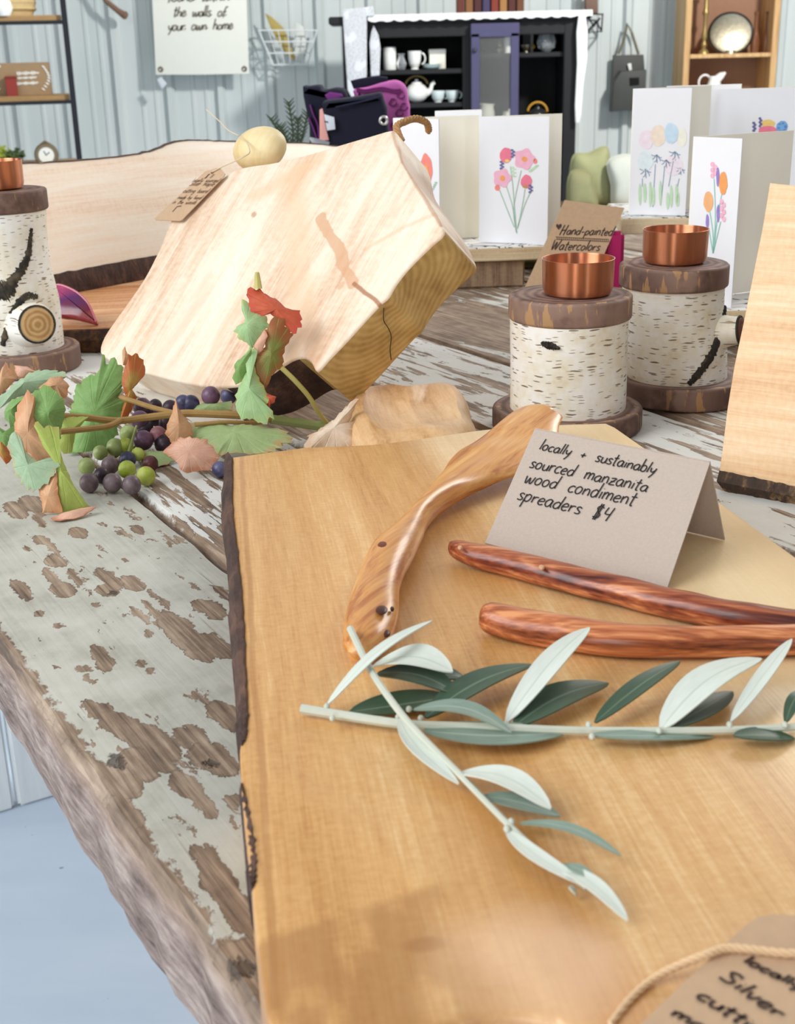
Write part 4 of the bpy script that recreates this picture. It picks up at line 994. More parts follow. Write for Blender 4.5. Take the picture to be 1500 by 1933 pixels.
sprig('olive sprig lying straight across the large board, its tip leaving the picture on the right',
      [(30,297,0),(130,313,0),(330,342,.001),(500,350,.001),(650,355,.001),(850,362,0),(1100,363,0),(1310,360,0),(1520,350,0),(1640,340,.001)], (.0018, .0012), [
      ((105,285),(420,33),26,OU,OG,-.03,.012,.02), ((470,262),(172,306),62,OT,OU,.05,.001,.002,.002), ((400,322),(716,164),62,OT,OU,.04,.006,.006), ((640,335),(888,54),66,OU,OT,-.04,.012,.016),
      ((665,346),(943,219),78,OT,OU,.05,.005,.003), ((905,336),(1158,154),50,OT,OU,-.03,.006,.008), ((1120,354),(1314,245),66,OT,OU,-.06,.002,.003), ((1100,356),(1400,146),84,OU,OT,.06,.010,.012), ((1310,332),(1491,88),44,OU,OG,-.05,.008,.014),
      ((395,362),(822,366),64,OG,OU,-.16,.0025,.002), ((890,374),(1258,378),28,OG,OT,-.08,.002,.001), ((1318,376),(1500,384),36,OT,OG,-.05,.002,.001), ((1472,336),(1530,240),40,OT,OG,.03,.006,.008), ((1560,340),(1700,150),60,OT,OU,.03,.006,.008)],
      [(105,290),(385,325),(640,342),(885,345),(895,380),(1095,362),(1305,345),(1470,345),(122,325)])
sprig('short olive sprig slanting over the other one towards the lower right',
      [(175,58,.010),(235,180,.008),(310,290,.007),(380,372,.006),(500,492,.002),(640,636,.001),(712,704,0),(790,766,0),(880,830,0)], (.0014, .0008), [
      ((245,166),(480,186),62,OU,OT,.10,.008,.012,.008), ((255,190),(492,250),60,OT,OU,.06,.006,.006,.006), ((415,205),(518,207),34,OT,OU,.03,.003,.003), ((365,297),(656,368),40,OG,OU,.10,.008,.006,.008), ((322,325),(498,519),46,OU,OG,-.14,.004,.004,.006),
      ((503,486),(773,593),60,OU,OT,.06,.008,.008), ((570,556),(800,616),44,OG,OT,.02,.002,.003), ((680,636),(981,732),26,OG,OT,.06,.006,.006), ((640,658),(886,826),40,OU,OG,-.16,.004,.004), ((786,764),(1002,926),44,OU,OG,.05,.005,.003), ((800,762),(920,830),26,OG,OT,.05,.004,.004), ((826,826),(852,856),12,OU,OG,0,.001,.001)],
      [(350,298),(318,322),(497,488),(655,634),(642,655)])

# ================================================================== TAG AT THE LOWER RIGHT
def build_big_tag():
    zt = ZB+0.004; S = lambda x, y: tab(x, y, zt)
    root = thing('paper_tag', 'large kraft paper tag with black handwriting at the lower right corner', 'tag', S(1400, 1850))
    cs = [S(*p) for p in [(1195,1950),(1300,1850),(1405,1752),(1430,1735),(1455,1730),(1520,1733),(1600,1745),(1640,1770),(1640,1830),(1470,2010),(1330,2060)]]
    flat_tag(root, 'card', cs, 0.0, 0.0007, KRAFT, (0, 0, 1))
    g = G()
    for txt, a, b, c in [('locally', (1400,1822), (1508,1876), (1412,1768)), ('Silver', (1352,1850), (1468,1930), (1366,1820)), ('cutting', (1310,1888), (1460,1980), (1322,1858)), ('made', (1262,1922), (1376,1984), (1276,1892))]:
        p, q, r = S(*a), S(*b), S(*c); L = (q-p).length; ex = (q-p)/L; tot = sum(GL[k][0] for k in txt); size = L/tot
        ey = (r-p); ey = (ey-ex*ey.dot(ex)).normalized()
        g2 = write([(0, 0, 1.0, txt)], p, ex*size, ey*size*0.62, (0, 0, 1), 0.00085, adv=1.0, slant=0.1, lift=0.0011); g.add(g2.v, g2.f)
    g.mk('handwriting', plain('marker_ink', rgb(62, 44, 34), 0.7), root, kind='stuff')
    st = crom([tab(1150, 1935, ZB+0.0008)]+[tab(x, y, ZB+h) for x, y, h in [(1190,1885,.001),(1230,1850,.0015),(1275,1825,.0035),(1330,1803,.006),(1372,1790,.0062),(1430,1794,.0062),(1500,1800,.0062),(1580,1790,.0062),(1620,1785,.0058)]], 10)
    g = G()
    for ph in (0, 2.1, 4.2): g.tube([p+V((0, math.cos(i*0.8+ph), math.sin(i*0.8+ph)))*0.0006 for i, p in enumerate(st)], 0.0006, 6)
    g.mk('string', plain('cream_string', rgb(224, 190, 150), 0.9), root)
build_big_tag()

# ================================================================== GRAPEVINE
def vine_leaf_mat(name, inner, mid, edge, e0=0.55, e1=0.9, rough=0.55, nv=0.6):
    m = Mat(name); x, y, z = m.xyz('UV')           # x: 0 centre .. 1 rim, y: angle
    t = m.nt.nodes.new('ShaderNodeTexCoord'); s = m.nt.nodes.new('ShaderNodeSeparateXYZ'); m.nt.links.new(t.outputs['Object'], s.inputs[0])
    ox, oy, oz = [Ex(m, s.outputs[i]) for i in range(3)]
    n = m.noise(ox, oy, oz, 70, 4, 0.6); n2 = m.noise(ox, oy, oz, 260, 3, 0.6)
    e = (x+(n-0.5)*1.1).step(e0, e1)
    col = m.mix(n2, inner, mid); col = m.mix(e, col, edge)
    vein = m.math('PINGPONG', y*7.0+(n-0.5)*0.25, 0.5).step(0.0, 0.09)
    col = m.mix((1.0-vein)*nv, col, tuple(min(1, c*1.5) for c in inner[:3])+(1,))
    return m.out(col, rough, 0, (n2*0.6+vein*0.4, 0.5, 0.0012), 0.4)
VL = {
 'green': vine_leaf_mat('vine_leaf_green', rgb(106, 146, 76), rgb(140, 174, 104), rgb(150, 150, 70), 0.9, 1.3),
 'bluegreen': vine_leaf_mat('vine_leaf_bluegreen', rgb(140, 168, 132), rgb(176, 198, 164), rgb(186, 170, 124), 0.85, 1.2),
 'yellowgreen': vine_leaf_mat('vine_leaf_yellowgreen', rgb(158, 180, 80), rgb(186, 198, 108), rgb(204, 160, 104), 0.85, 1.2),
 'brown': vine_leaf_mat('vine_leaf_brown', rgb(196, 146, 104), rgb(220, 174, 136), rgb(204, 142, 98), 0.6, 1.0),
 'orange': vine_leaf_mat('vine_leaf_orange', rgb(160, 140, 62), rgb(192, 134, 70), rgb(190, 104, 54), 0.3, 0.8),
 'pink': vine_leaf_mat('vine_leaf_pink', rgb(212, 160, 134), rgb(226, 182, 158), rgb(196, 134, 102), 0.7, 1.1),
 'red': vine_leaf_mat('vine_leaf_red', rgb(190, 82, 48), rgb(216, 108, 78), rgb(206, 86, 66), 0.6, 1.0),
 'redgreen': vine_leaf_mat('vine_leaf_half_brown', rgb(112, 136, 62), rgb(140, 124, 66), rgb(158, 98, 58), 0.35, 0.9),
 'paleg': vine_leaf_mat('vine_leaf_palegreen', rgb(140, 178, 118), rgb(176, 204, 152), rgb(190, 190, 110), 0.8, 1.2),
 'lying': vine_leaf_mat('vine_leaf_dull_green', rgb(142, 164, 106), rgb(168, 186, 130), rgb(186, 150, 104), 0.75, 1.15),
 'dry': vine_leaf_mat('vine_leaf_dry', rgb(218, 194, 168), rgb(232, 212, 190), rgb(200, 170, 140), 0.6, 1.0),
}
def z2(x, y): return (x/2.679, 640+y/2.679)
def z3(x, y): return (420+x/4.41, 500+y/4.41)
def tleaf(root, pts, Y, mat, tilt=(0, -1, 0.35), bulge=0.007, seed=0, teeth=0.13, twist=0.0, sink=0.0):
    """curled leaf piece: outline laid into a plane through the distance Y, bulged, toothed and with thickness"""
    pts = [(sum(p[0] for p in pts)/len(pts)+(a-sum(p[0] for p in pts)/len(pts))*1.1, sum(p[1] for p in pts)/len(pts)+(b-sum(p[1] for p in pts)/len(pts))*1.1) for a, b in pts]
    n = V(tilt).normalized(); cx = sum(p[0] for p in pts)/len(pts); cy = sum(p[1] for p in pts)/len(pts); c = at(cx, cy, Y)
    rim = [onp(x, y, c, n) for x, y in pts]
    fine = []
    m = len(rim)
    for i in range(m):
        a, b = rim[i], rim[(i+1) % m]; L = (b-a).length; k = max(2, int(L/0.0018))
        for q in range(k): fine.append(a.lerp(b, q/k))
    ctr = sum(fine, V())/len(fine); N = len(fine); size = sum((p-ctr).length for p in fine)/N
    out = []
    for i, p in enumerate(fine):
        s = 1+teeth*(((i % 3)/2.0)-0.5)*(0.6+0.9*noise.noise(V((i*0.23, seed+3, 1))))+0.10*noise.noise(V((i*0.45, seed, 0)))
        out.append(ctr+(p-ctr)*s)
    K = 7; vs = [ctr+n*bulge]; uv = [(0, 0)]
    for k in range(1, K+1):
        f = k/K
        for i, p in enumerate(out):
            q = ctr+(fine[i]-ctr)*f+(p-fine[i])*f**5; a = 2*math.pi*i/N
            h = bulge*math.cos(f*math.pi*0.55)+bulge*0.25*f*math.sin(a*2+seed)+bulge*0.9*f*noise.noise(V((q.x*45, q.y*45, q.z*45+seed)))+bulge*0.25*noise.noise(V((q.x*140, q.y*140, q.z*140+seed)))+twist*f*math.cos(a)
            v = q+n*h
            if v.z < T+0.0012: v.z = T+0.0012+0.0004*noise.noise(q*200)
            vs.append(v); uv.append((f, i/N*2))
    base = len(vs); low = [v-n*0.0005 for v in vs]; fs = []
    for off, rev in ((0, False), (base, True)):
        for i in range(N):
            j = (i+1) % N; t = (off, off+1+i, off+1+j); fs.append(t[::-1] if rev else t)
            for k in range(K-1):
                t = (off+1+k*N+i, off+1+(k+1)*N+i, off+1+(k+1)*N+j, off+1+k*N+j); fs.append(t[::-1] if rev else t)
    for i in range(N):
        j = (i+1) % N; a = 1+(K-1)*N; fs.append((a+i, a+j, base+a+j, base+a+i))
    o = mk('vine_leaf', vs+low, fs, VL[mat], root); me = o.data; ul = me.uv_layers.new(name='UVMap'); u2 = uv+uv
    for lp in me.loops: ul.data[lp.index].uv = u2[lp.vertex_index]
    return o
def build_vine():
    root = thing('grapevine_cutting', 'grapevine cutting with curled autumn leaves and purple and green grapes on the table', 'grapevine', tab(260, 890))
    cane = plain('vine_cane', rgb(168, 134, 78), 0.6, 0, 0.18, 220); cane2 = plain('green_cane', rgb(146, 160, 98), 0.5, 0, 0.1, 150)
    def st(pts, r, mat, nm='stem'):
        P = crom([at(x, y, Y) for x, y, Y in pts], 8); n = len(P); rr = r if isinstance(r, tuple) else (r, r)
        G().tube(P, [rr[0]+(rr[1]-rr[0])*i/(n-1) for i in range(n)], 9).mk(nm, mat, root)
    st([(100,784,.775),(160,788,.79),(220,794,.80),(275,788,.81),(328,782,.815),(362,780,.815),(455,784,.82),(511,790,.83),(560,797,.84),(612,804,.845)], (.0022, .0030), cane, 'cane')
    st([(511,791,.829),(560,798,.838),(614,806,.843)], .0033, cane2, 'cane')
    st([(112,815,.76),(160,810,.775),(205,804,.79),(228,793,.80)], .0020, cane)
    st([(228,750,.83),(250,757,.825),(290,770,.82),(330,780,.816)], .0018, cane)
    st([(530,693,.822),(556,718,.824),(583,749,.83),(601,779,.838),(618,800,.845)], .0017, plain('yellow_petiole', rgb(196, 188, 112), 0.5))
    st([(485,514,.837),(486,528,.837),(487,545,.836)], (.0014, .0030), plain('yellow_petiole', rgb(196, 188, 112), 0.5))
    st([(368,802,.80),(420,797,.805),(470,798,.815),(505,796,.825)], .0014, cane)
    def LS(tf, lst):
        for k, (pts, Y, mt, tilt, bg) in enumerate(lst): tleaf(root, [tf(*p) for p in pts], Y, mt, tilt, bg, k*1.7)
    LS(z3, [
     ([(215,240),(260,208),(325,212),(345,245),(400,270),(460,300),(500,345),(560,370),(625,375),(640,470),(580,570),(540,530),(480,470),(400,400),(340,420),(255,375)], 0.834, 'red', (0.3,-1,.5), .004),
     ([(165,305),(200,320),(250,380),(340,430),(375,500),(320,560),(280,640),(240,680),(200,640),(150,610),(100,545),(120,510),(180,480),(190,440),(160,380)], 0.837, 'paleg', (-.3,-1,.3), .004),
     ([(460,450),(500,490),(560,570),(570,600),(520,680),(495,750),(495,840),(430,870),(350,1010),(300,960),(225,880),(230,830),(290,760),(360,680),(350,590),(385,520),(410,470)], 0.822, 'redgreen', (.25,-1,.2), .004),
     ([(340,545),(365,600),(330,700),(290,740),(260,680),(300,610)], 0.820, 'pink', (-.5,-1,.2), .002),
     ([(240,705),(280,740),(250,830),(270,930),(320,1010),(360,1110),(350,1160),(400,1200),(405,1260),(370,1270),(330,1300),(250,1270),(170,1260),(130,1210),(115,1080),(150,980),(200,850),(180,770)], 0.807, 'paleg', (-.25,-1,.35), .005),
     ([(235,715),(200,850),(150,970),(110,985),(85,930),(100,870),(90,835),(140,790)], 0.817, 'green', (-.5,-1,.2), .003),
     ([(340,1055),(400,1080),(440,1100),(430,1140),(400,1150),(395,1180),(350,1150),(355,1100)], 0.807, 'red', (.2,-1,.6), .002),
    ])
    LS(z3, [([(1060,1150),(1110,1150),(1060,1250),(1040,1300),(1080,1300),(1090,1430),(1130,1470),(1080,1520),(900,1535),(720,1535),(690,1480),(740,1440),(720,1425),(800,1400),(820,1350),(890,1300),(980,1220)], .775, 'dry', (-.1,-1,.8), .006)])
    LS(z2, [
     ([(0,180),(25,120),(50,170),(70,200),(40,240),(0,280),(-30,260)], .775, 'brown', (0,-1,.4), .004),
     ([(75,135),(130,135),(185,165),(120,190),(85,185)], .775, 'pink', (0,-1,.6), .003),
     ([(0,300),(60,220),(130,180),(200,165),(300,170),(310,200),(250,230),(170,255),(90,290),(20,345),(-30,340),(-30,310)], .755, 'bluegreen', (0,-.8,1), .005),
     ([(200,250),(260,200),(310,195),(345,235),(335,290),(310,295),(285,265),(250,235)], .752, 'brown', (.4,-1,.5), .004),
     ([(20,370),(60,310),(130,290),(90,340),(95,420),(40,450),(20,400)], .738, 'green', (-.4,-1,.2), .004),
     ([(90,340),(140,290),(165,310),(160,400),(190,480),(260,560),(230,640),(180,610),(120,560),(110,500),(80,460)], .722, 'brown', (-.3,-1,.2), .004),
     ([(160,290),(230,240),(310,300),(325,360),(305,430),(295,500),(250,500),(210,480),(180,430),(150,350)], .730, 'green', (.2,-1,.3), .006),
     ([(180,450),(300,470),(292,520),(318,620),(365,730),(450,850),(400,862),(310,870),(292,780),(287,680),(285,600),(230,560)], .704, 'yellowgreen', (.3,-1,.2), .003),
     ([(65,520),(90,485),(120,510),(130,570),(200,640),(240,600),(290,590),(290,640),(240,720),(170,760),(120,740),(80,680),(60,600)], .706, 'bluegreen', (-.2,-1,.3), .005),
     ([(190,760),(230,720),(280,680),(290,780),(310,870),(240,890),(215,895),(215,830)], .698, 'brown', (-.2,-1,.2), .003),
     ([(260,910),(310,880),(440,850),(475,850),(430,880),(370,915),(300,935)], .690, 'pink', (0,-.45,1), .002),
     ([(0,500),(30,540),(55,600),(30,630),(0,580),(-30,540)], .735, 'orange', (0,-1,.3), .003),
     ([(-30,430),(30,470),(80,430),(60,500),(30,540),(-20,520)], .738, 'green', (0,-1,.3), .003),
     ([(300,400),(440,400),(380,470),(360,570),(310,560),(300,480)], .775, 'yellowgreen', (.2,-1,.4), .003),
     ([(385,250),(440,200),(500,170),(515,105),(545,130),(560,110),(600,150),(625,190),(610,260),(595,290),(620,320),(600,400),(560,520),(470,600),(375,660),(370,520),(400,400),(365,360),(380,300)], .838, 'green', (.1,-1,.45), .006),
     ([(620,60),(632,45),(650,90),(640,125),(622,130)], .832, 'brown', (.3,-1,.2), .002),
     ([(640,130),(650,95),(685,85),(720,125),(733,180),(690,230),(650,270),(690,290),(670,340),(640,400),(610,410),(625,340),(640,290),(620,230),(625,180)], .834, 'orange', (.4,-1,.2), .003),
     ([(730,560),(840,570),(870,610),(800,650),(740,640)], .79, 'lying', (0,-.5,1), .002),
     ([(980,430),(1080,430),(1230,440),(1380,455),(1440,480),(1450,500),(1380,555),(1250,565),(1130,575),(1090,590),(1040,520),(970,490)], .795, 'lying', (0,-.55,1), .005),
     ([(970,345),(1010,325),(1070,305),(1110,320),(1160,310),(1170,355),(1100,370),(1000,370)], .835, 'lying', (0,-.8,1), .003),
     ([(890,310),(905,360),(960,430),(970,470),(950,500),(900,540),(860,500),(845,470),(855,420),(870,390)], .795, 'brown', (.3,-1,.3), .004),
     ([(830,565),(880,520),(950,505),(1040,520),(1080,560),(1090,600),(1050,650),(1000,650),(935,668),(910,630)], .760, 'pink', (0,-1,.7), .005),
    ])
    def gm(nm, a, b):
        m = Mat(nm); x, y, z = m.xyz(); n = m.noise(x, y, z, 90, 4, 0.6); return m.out(m.mix(n.step(0.35, 0.65), a, b), 0.38, 0, None, 0.45, Subsurface_Weight=0.0)
    GM = {'p': gm('grape_purple', rgb(72, 44, 62), rgb(116, 84, 108)), 'b': gm('grape_blue', rgb(44, 42, 70), rgb(92, 90, 124)), 'g': gm('grape_green', rgb(136, 152, 84), rgb(170, 182, 122)),
          'y': gm('grape_yellowgreen', rgb(150, 166, 46), rgb(190, 200, 98)), 'd': gm('grape_dusky', rgb(92, 74, 80), rgb(128, 110, 114)), 'k': gm('grape_dark', rgb(34, 20, 32), rgb(66, 44, 56)), 'r': gm('grape_rosy', rgb(140, 84, 96), rgb(176, 124, 128)), 'm': gm('grape_maroon', rgb(66, 26, 30), rgb(92, 44, 44))}
    for x, y, d, k in [(720,345,95,'p'),(708,410,95,'p'),(650,480,90,'g'),(725,512,100,'p'),(800,485,88,'r'),(583,547,90,'g'),(634,540,80,'y'),(507,575,75,'g'),(697,583,68,'y'),(438,643,85,'g'),(557,638,90,'d'),(645,610,85,'b'),(643,660,90,'y'),(760,630,80,'m'),(738,693,95,'y'),(450,728,95,'d'),(568,728,95,'d'),(665,738,95,'d'),
                       (830,530,100,'k'),(790,400,84,'k'),(785,338,70,'k'),(515,690,80,'k'),(735,455,84,'k'),(840,420,80,'k'),(925,322,80,'b'),(965,328,90,'b'),(1065,287,95,'p'),(1155,287,85,'b'),(862,350,84,'k'),(1112,660,84,'b')]:
        px, py = z2(x, y); Y = 0.752+(912-py)*0.00072
        if x == 1112: Y = 0.76
        if x > 850 and x < 1112: Y = 0.838
        if k == 'k': Y += 0.012
        c = at(px, py, Y); r = d/2.679/2*(c-CAM).dot(_F)/FPX
        if c.z < T+r: c = tab(px, py, T+r)
        g = G(); g.ball(c, r, r, r*1.04, 20); g.mk('grape', GM[k], root)
    # little stalks inside the bunch
    for (a, b) in [((690,440),(640,600)),((700,520),(560,690)),((720,560),(720,640)),((640,560),(520,640))]:
        pa, pb = z2(*a), z2(*b); st([(pa[0], pa[1], .815), ((pa[0]+pb[0])/2, (pa[1]+pb[1])/2, .80), (pb[0], pb[1], .785)], .0008, cane2)
build_vine()

# ================================================================== CARD DISPLAY
WHITE = plain('white_card', rgb(240, 241, 246), 0.7, 0, 0.02, 60)
WARMC = plain('warm_lit_card_inside', rgb(252, 247, 233), 0.8, 0, 0.02, 60)  # white card's inner side, warm bounce light put into its colour
PAT = None
def pattern_material():
    m = Mat('black_and_white_print'); x, y, z = m.xyz(); n = m.noise(x*14, y*26, 0.0, 1.0, 2, 0.5, 1.2)
    k = m.math('PINGPONG', n*7.0, 0.5); e = 1.0-k.step(0.05, 0.11)
    return m.out(m.mix(e, rgb(236, 234, 230), rgb(48, 44, 44)), 0.7)
PAT = pattern_material()
PLK = wood('cream_plank', [(0.28, rgb(196, 170, 132)), (0.5, rgb(222, 202, 168)), (0.72, rgb(234, 220, 192))], across=10, along=1, axis=0, rough=0.6)
BLK = wood('rough_block', [(0.28, rgb(96, 74, 58)), (0.5, rgb(146, 120, 96)), (0.72, rgb(176, 152, 124))], across=30, along=3, axis=2, rough=0.8)
def riser(label, c, size, rz, zt, thick, blk, label_b, boff=(0, 0)):
    """printed plank on a wooden block"""
    M = Matrix.Translation(V((c[0], c[1], zt-thick))) @ Matrix.Rotation(rz, 4, 'Z')
    root = thing('display_plank', label, 'plank', M, 'planks carrying the greeting cards')
    G().bbox((0, 0, thick/2), (size[0], size[1], thick), 0.0012).mk('body', PLK, root, world=False)
    G().box((0, 0, thick+0.0003), (size[0]-0.004, size[1]-0.004, 0.0006)).mk('printed_top', PAT, root, world=False, smooth=False)
    Mb = Matrix.Translation(V((c[0], c[1], T))) @ Matrix.Rotation(rz, 4, 'Z')
    r2 = thing('wood_block', label_b, 'block', Mb @ Matrix.Translation(V((boff[0], boff[1], 0))), 'rough blocks under the planks')
    h = zt-thick-T
    G().bbox((0, 0, h/2), (blk[0], blk[1], h), 0.002).mk('block_body', BLK, r2, world=False)
ZP1 = at(965, 464, 1.43).z+0.0; ZP2 = at(1225, 410, 1.42).z; ZP3 = at(1395, 578, 1.10).z
pl1 = at(1012, 470, 1.41)
riser('cream plank with a black and white printed top under the pink-flower card', (pl1.x-0.135, 1.468), (0.29, 0.125), R(4), ZP1, 0.014, (0.12, 0.07), 'rough brown block under the left card plank', (0.06, -0.02))
pl2 = at(1165, 420, 1.40)
riser('cream plank with printed top carrying the pastel card', (pl2.x+0.175, 1.475), (0.33, 0.15), R(-3), ZP2, 0.017, (0.26, 0.10), 'brown block under the right card plank, behind the copper cup', (0.01, 0.0))
riser('narrow cream plank under the orange-poppy card beside the tall board', (at(1345, 575, 1.12).x+0.02, 1.135), (0.18, 0.115), R(-2), ZP3, 0.012, (0.13, 0.06), 'low brown block under the poppy card plank', (0.0, 0.0))

def upv(px_top, px_bot, Y, zb, ztop=None): pass
def gcard(label, fold, front, back, zb, h, decor=None, thick=0.0011):
    """folded greeting card: fold, front and back are (x, y) spots of its upright edges"""
    root = thing('greeting_card', label, 'greeting card', (fold[0], fold[1], zb), 'hand-painted greeting cards')
    a, b, c = V((*fold, zb+0.0008)), V((*front, zb+0.0008)), V((*back, zb+0.0008)); H = V((0, 0, h))
    def pan(name, p, q, n, mt):
        d = n*thick; vs = [p, q, q+H, p+H, p+d, q+d, q+d+H, p+d+H]
        return mk(name, vs, [(0, 1, 2, 3), (7, 6, 5, 4)]+[(i, (i+1) % 4, 4+(i+1) % 4, 4+i) for i in range(4)], mt, root, smooth=False)
    e = (b-a).normalized(); nf = V((e.y, -e.x, 0)); nf = -nf if nf.y > 0 else nf
    e2 = (c-a).normalized(); nb = V((e2.y, -e2.x, 0)); nb = -nb if nb.y < 0 else nb
    pan('front_panel', a, b, -nf, WHITE); pan('back_panel', a, c, nb, WARMC)
    if decor: decor(root, a, nf)
    return root
WC = {}
def wc(n, c):
    if n not in WC: WC[n] = plain('paint_'+n, c, 0.8, 0, 0.16, 180)
    return WC[n]
def blob_paint(root, S, nf, c, rx, ry, mat, lift=0.0004, name='painted_petal', wobble=0.14, lobes=0, seed=0.0, rot=0.0):
    c0 = S(*c); N = 26; vs = [c0+nf*lift]
    for i in range(N):
        a = 2*math.pi*i/N; k = 1+wobble*noise.noise(V((math.cos(a)*2, math.sin(a)*2, seed+c[0])))+(0.12*math.cos(lobes*a) if lobes else 0)
        x, y = rx*k*math.cos(a), ry*k*math.sin(a)
        vs.append(S(c[0]+x*math.cos(rot)-y*math.sin(rot), c[1]+x*math.sin(rot)+y*math.cos(rot))+nf*lift)
    mk(name, vs, [(0, 1+i, 1+(i+1) % N) for i in range(N)], mat, root, smooth=False)
def line_paint(root, S, nf, pts, wd, mat, lift=0.0003, name='painted_stem'):
    P = crom([S(*p)+nf*lift for p in pts], 6); g = G(); g.ribbon(P, wd, nf); g.mk(name, mat, root, smooth=False)
PINK = wc('pink', rgb(249, 185, 207)); ROSE = wc('rose', rgb(239, 129, 153)); CORAL = wc('coral', rgb(249, 144, 132)); ORNG = wc('orange', rgb(250, 166, 100)); YEL = wc('yellow', rgb(249, 207, 129))
PUR = wc('purple', rgb(157, 135, 207)); LIL = wc('lilac', rgb(214, 178, 233)); INDG = wc('indigo', rgb(113, 111, 163)); SAGE = wc('sage', rgb(171, 202, 182)); GRN = wc('leafgreen', rgb(197, 227, 192)); SKY = wc('sky', rgb(202, 225, 246)); PEACH = wc('peach', rgb(250, 227, 210)); BLSH = wc('blush', rgb(249, 228, 238)); SLATE = wc('slate', rgb(139, 160, 183)); BLUE = wc('blue', rgb(125, 178, 228)); TEAL = wc('teal', rgb(147, 202, 191))
def q5(x, y): return (740+x/4.1667, 220+y/4.1667)
def q6(x, y): return (1050+x/3.3333, 160+y/3.3333)
def surf(a, nf): return lambda x, y: onp(x, y, a, nf)
def dec_pink(root, a, nf):
    S0 = surf(a, nf); S = S0
    def B(x, y, rx, ry, m, **k): blob_paint(root, S, nf, q5(x, y), rx/4.1667, ry/4.1667, m, **k)
    def Ln(pts, wd, m): line_paint(root, S, nf, [q5(*p) for p in pts], wd, m)
    for p in [[(1015,425),(975,600),(955,750),(975,910)], [(895,540),(940,680),(955,760),(980,910)], [(930,390),(950,560),(965,760),(980,920)], [(845,580),(900,720),(960,870)], [(1045,570),(1020,720),(985,880)], [(1085,600),(1040,700),(985,880)]]: Ln(p, .0011, SAGE)
    for k in range(6): B(945+(k % 2)*18, 400+k*14, 14, 6, GRN, name='painted_leaf')
    for k in range(6): B(1085+k*11, 430-k*9, 14, 7, GRN, name='painted_leaf')
    B(1040, 335, 78, 80, PINK, lobes=5, name='painted_flower', wobble=.05); B(1040, 335, 22, 20, ORNG, lift=.0006, name='painted_centre')
    B(865, 483, 68, 70, PINK, lobes=5, name='painted_flower', wobble=.05); B(868, 485, 20, 24, ORNG, lift=.0006, name='painted_centre')
    B(895, 303, 48, 60, ROSE, name='painted_flower'); B(905, 348, 18, 12, YEL, lift=.0006, name='painted_centre')
    B(1056, 512, 44, 54, ROSE, name='painted_flower'); B(1048, 550, 24, 12, wc('ochre', rgb(202, 147, 100)), lift=.0006, name='painted_centre')
    B(828, 560, 20, 24, CORAL, name='painted_bud'); B(1125, 350, 16, 22, CORAL, name='painted_bud')
    for cx, cy in ((950, 290), (863, 382), (1090, 568)):
        for k in range(5): B(cx+(k % 2)*14-7, cy-26+k*13, 12, 8, INDG, lift=.0006, name='painted_petal')
def dec_poppy(root, a, nf):
    S = surf(a, nf)
    def B(x, y, rx, ry, m, **k): blob_paint(root, S, nf, q5(x, y), rx/4.1667, ry/4.1667, m, **k)
    B(195, 490, 40, 44, LIL, name='painted_flower'); B(268, 425, 50, 130, CORAL, name='painted_flower'); B(266, 440, 26, 60, ORNG, lift=.0006, name='painted_centre')
    for k in range(5): B(160+k*6, 345+k*22, 12, 9, SAGE, name='painted_leaf')
    for k in range(5): B(345-k*8, 520+k*16, 12, 8, SAGE, name='painted_leaf')
    for k in range(4): B(188+(k % 2)*8, 360+k*14, 6, 7, SLATE, name='painted_petal')
    for k in range(4): B(285+k*9, 580+k*14, 16, 14, PUR, name='painted_petal')
def dec_pastel(root, a, nf):
    S = surf(a, nf)
    def B(x, y, rx, ry, m, **k): blob_paint(root, S, nf, q6(x, y), rx/3.333, ry/3.333, m, **k)
    def Ln(pts, wd, m): line_paint(root, S, nf, [q6(*p) for p in pts], wd, m)
    B(565, 345, 46, 60, BLSH, name='painted_wash', lift=.0003); B(640, 320, 46, 68, PEACH, name='painted_wash', lift=.00035); B(722, 305, 44, 68, SKY, name='painted_wash', lift=.0004); B(790, 330, 28, 60, wc('cream', rgb(249, 246, 228)), name='painted_wash', lift=.0003)
    B(560, 480, 50, 60, wc('paleblue', rgb(227, 239, 249)), name='painted_wash', lift=.0003); B(735, 510, 56, 60, wc('paleviolet', rgb(244, 230, 244)), name='painted_wash', lift=.0003)
    for (x, y, s) in [(630, 440, 1), (745, 420, 1.1), (690, 472, 1), (560, 530, 1.1), (780, 520, .9)]:
        for k in range(6):
            an = R(20+k*32); Ln([(x, y), (x+math.cos(an)*22*s+(8*(k % 2)), y+math.sin(an)*30*s+8), (x+math.cos(an)*34*s, y+math.sin(an)*52*s)], .0009, SLATE)
    for (x0, y0, x1, y1) in [(622, 500, 605, 770), (735, 480, 705, 640), (680, 520, 655, 760), (540, 590, 540, 640), (772, 590, 760, 640)]: Ln([(x0, y0), ((x0+x1)/2, (y0+y1)/2), (x1, y1)], .0008, SLATE)
    for (x, y, w_, h) in [(525, 690, 9, 68), (555, 680, 10, 62), (590, 690, 9, 80), (610, 700, 9, 62), (653, 680, 9, 78), (700, 730, 10, 54), (722, 700, 9, 72), (755, 690, 9, 70), (765, 720, 8, 44)]: B(x, y, w_, h, GRN, name='painted_leaf', lift=.0005); Ln([(x-4, y-h*.9), (x+5, y), (x, y+h)], .0006, TEAL)
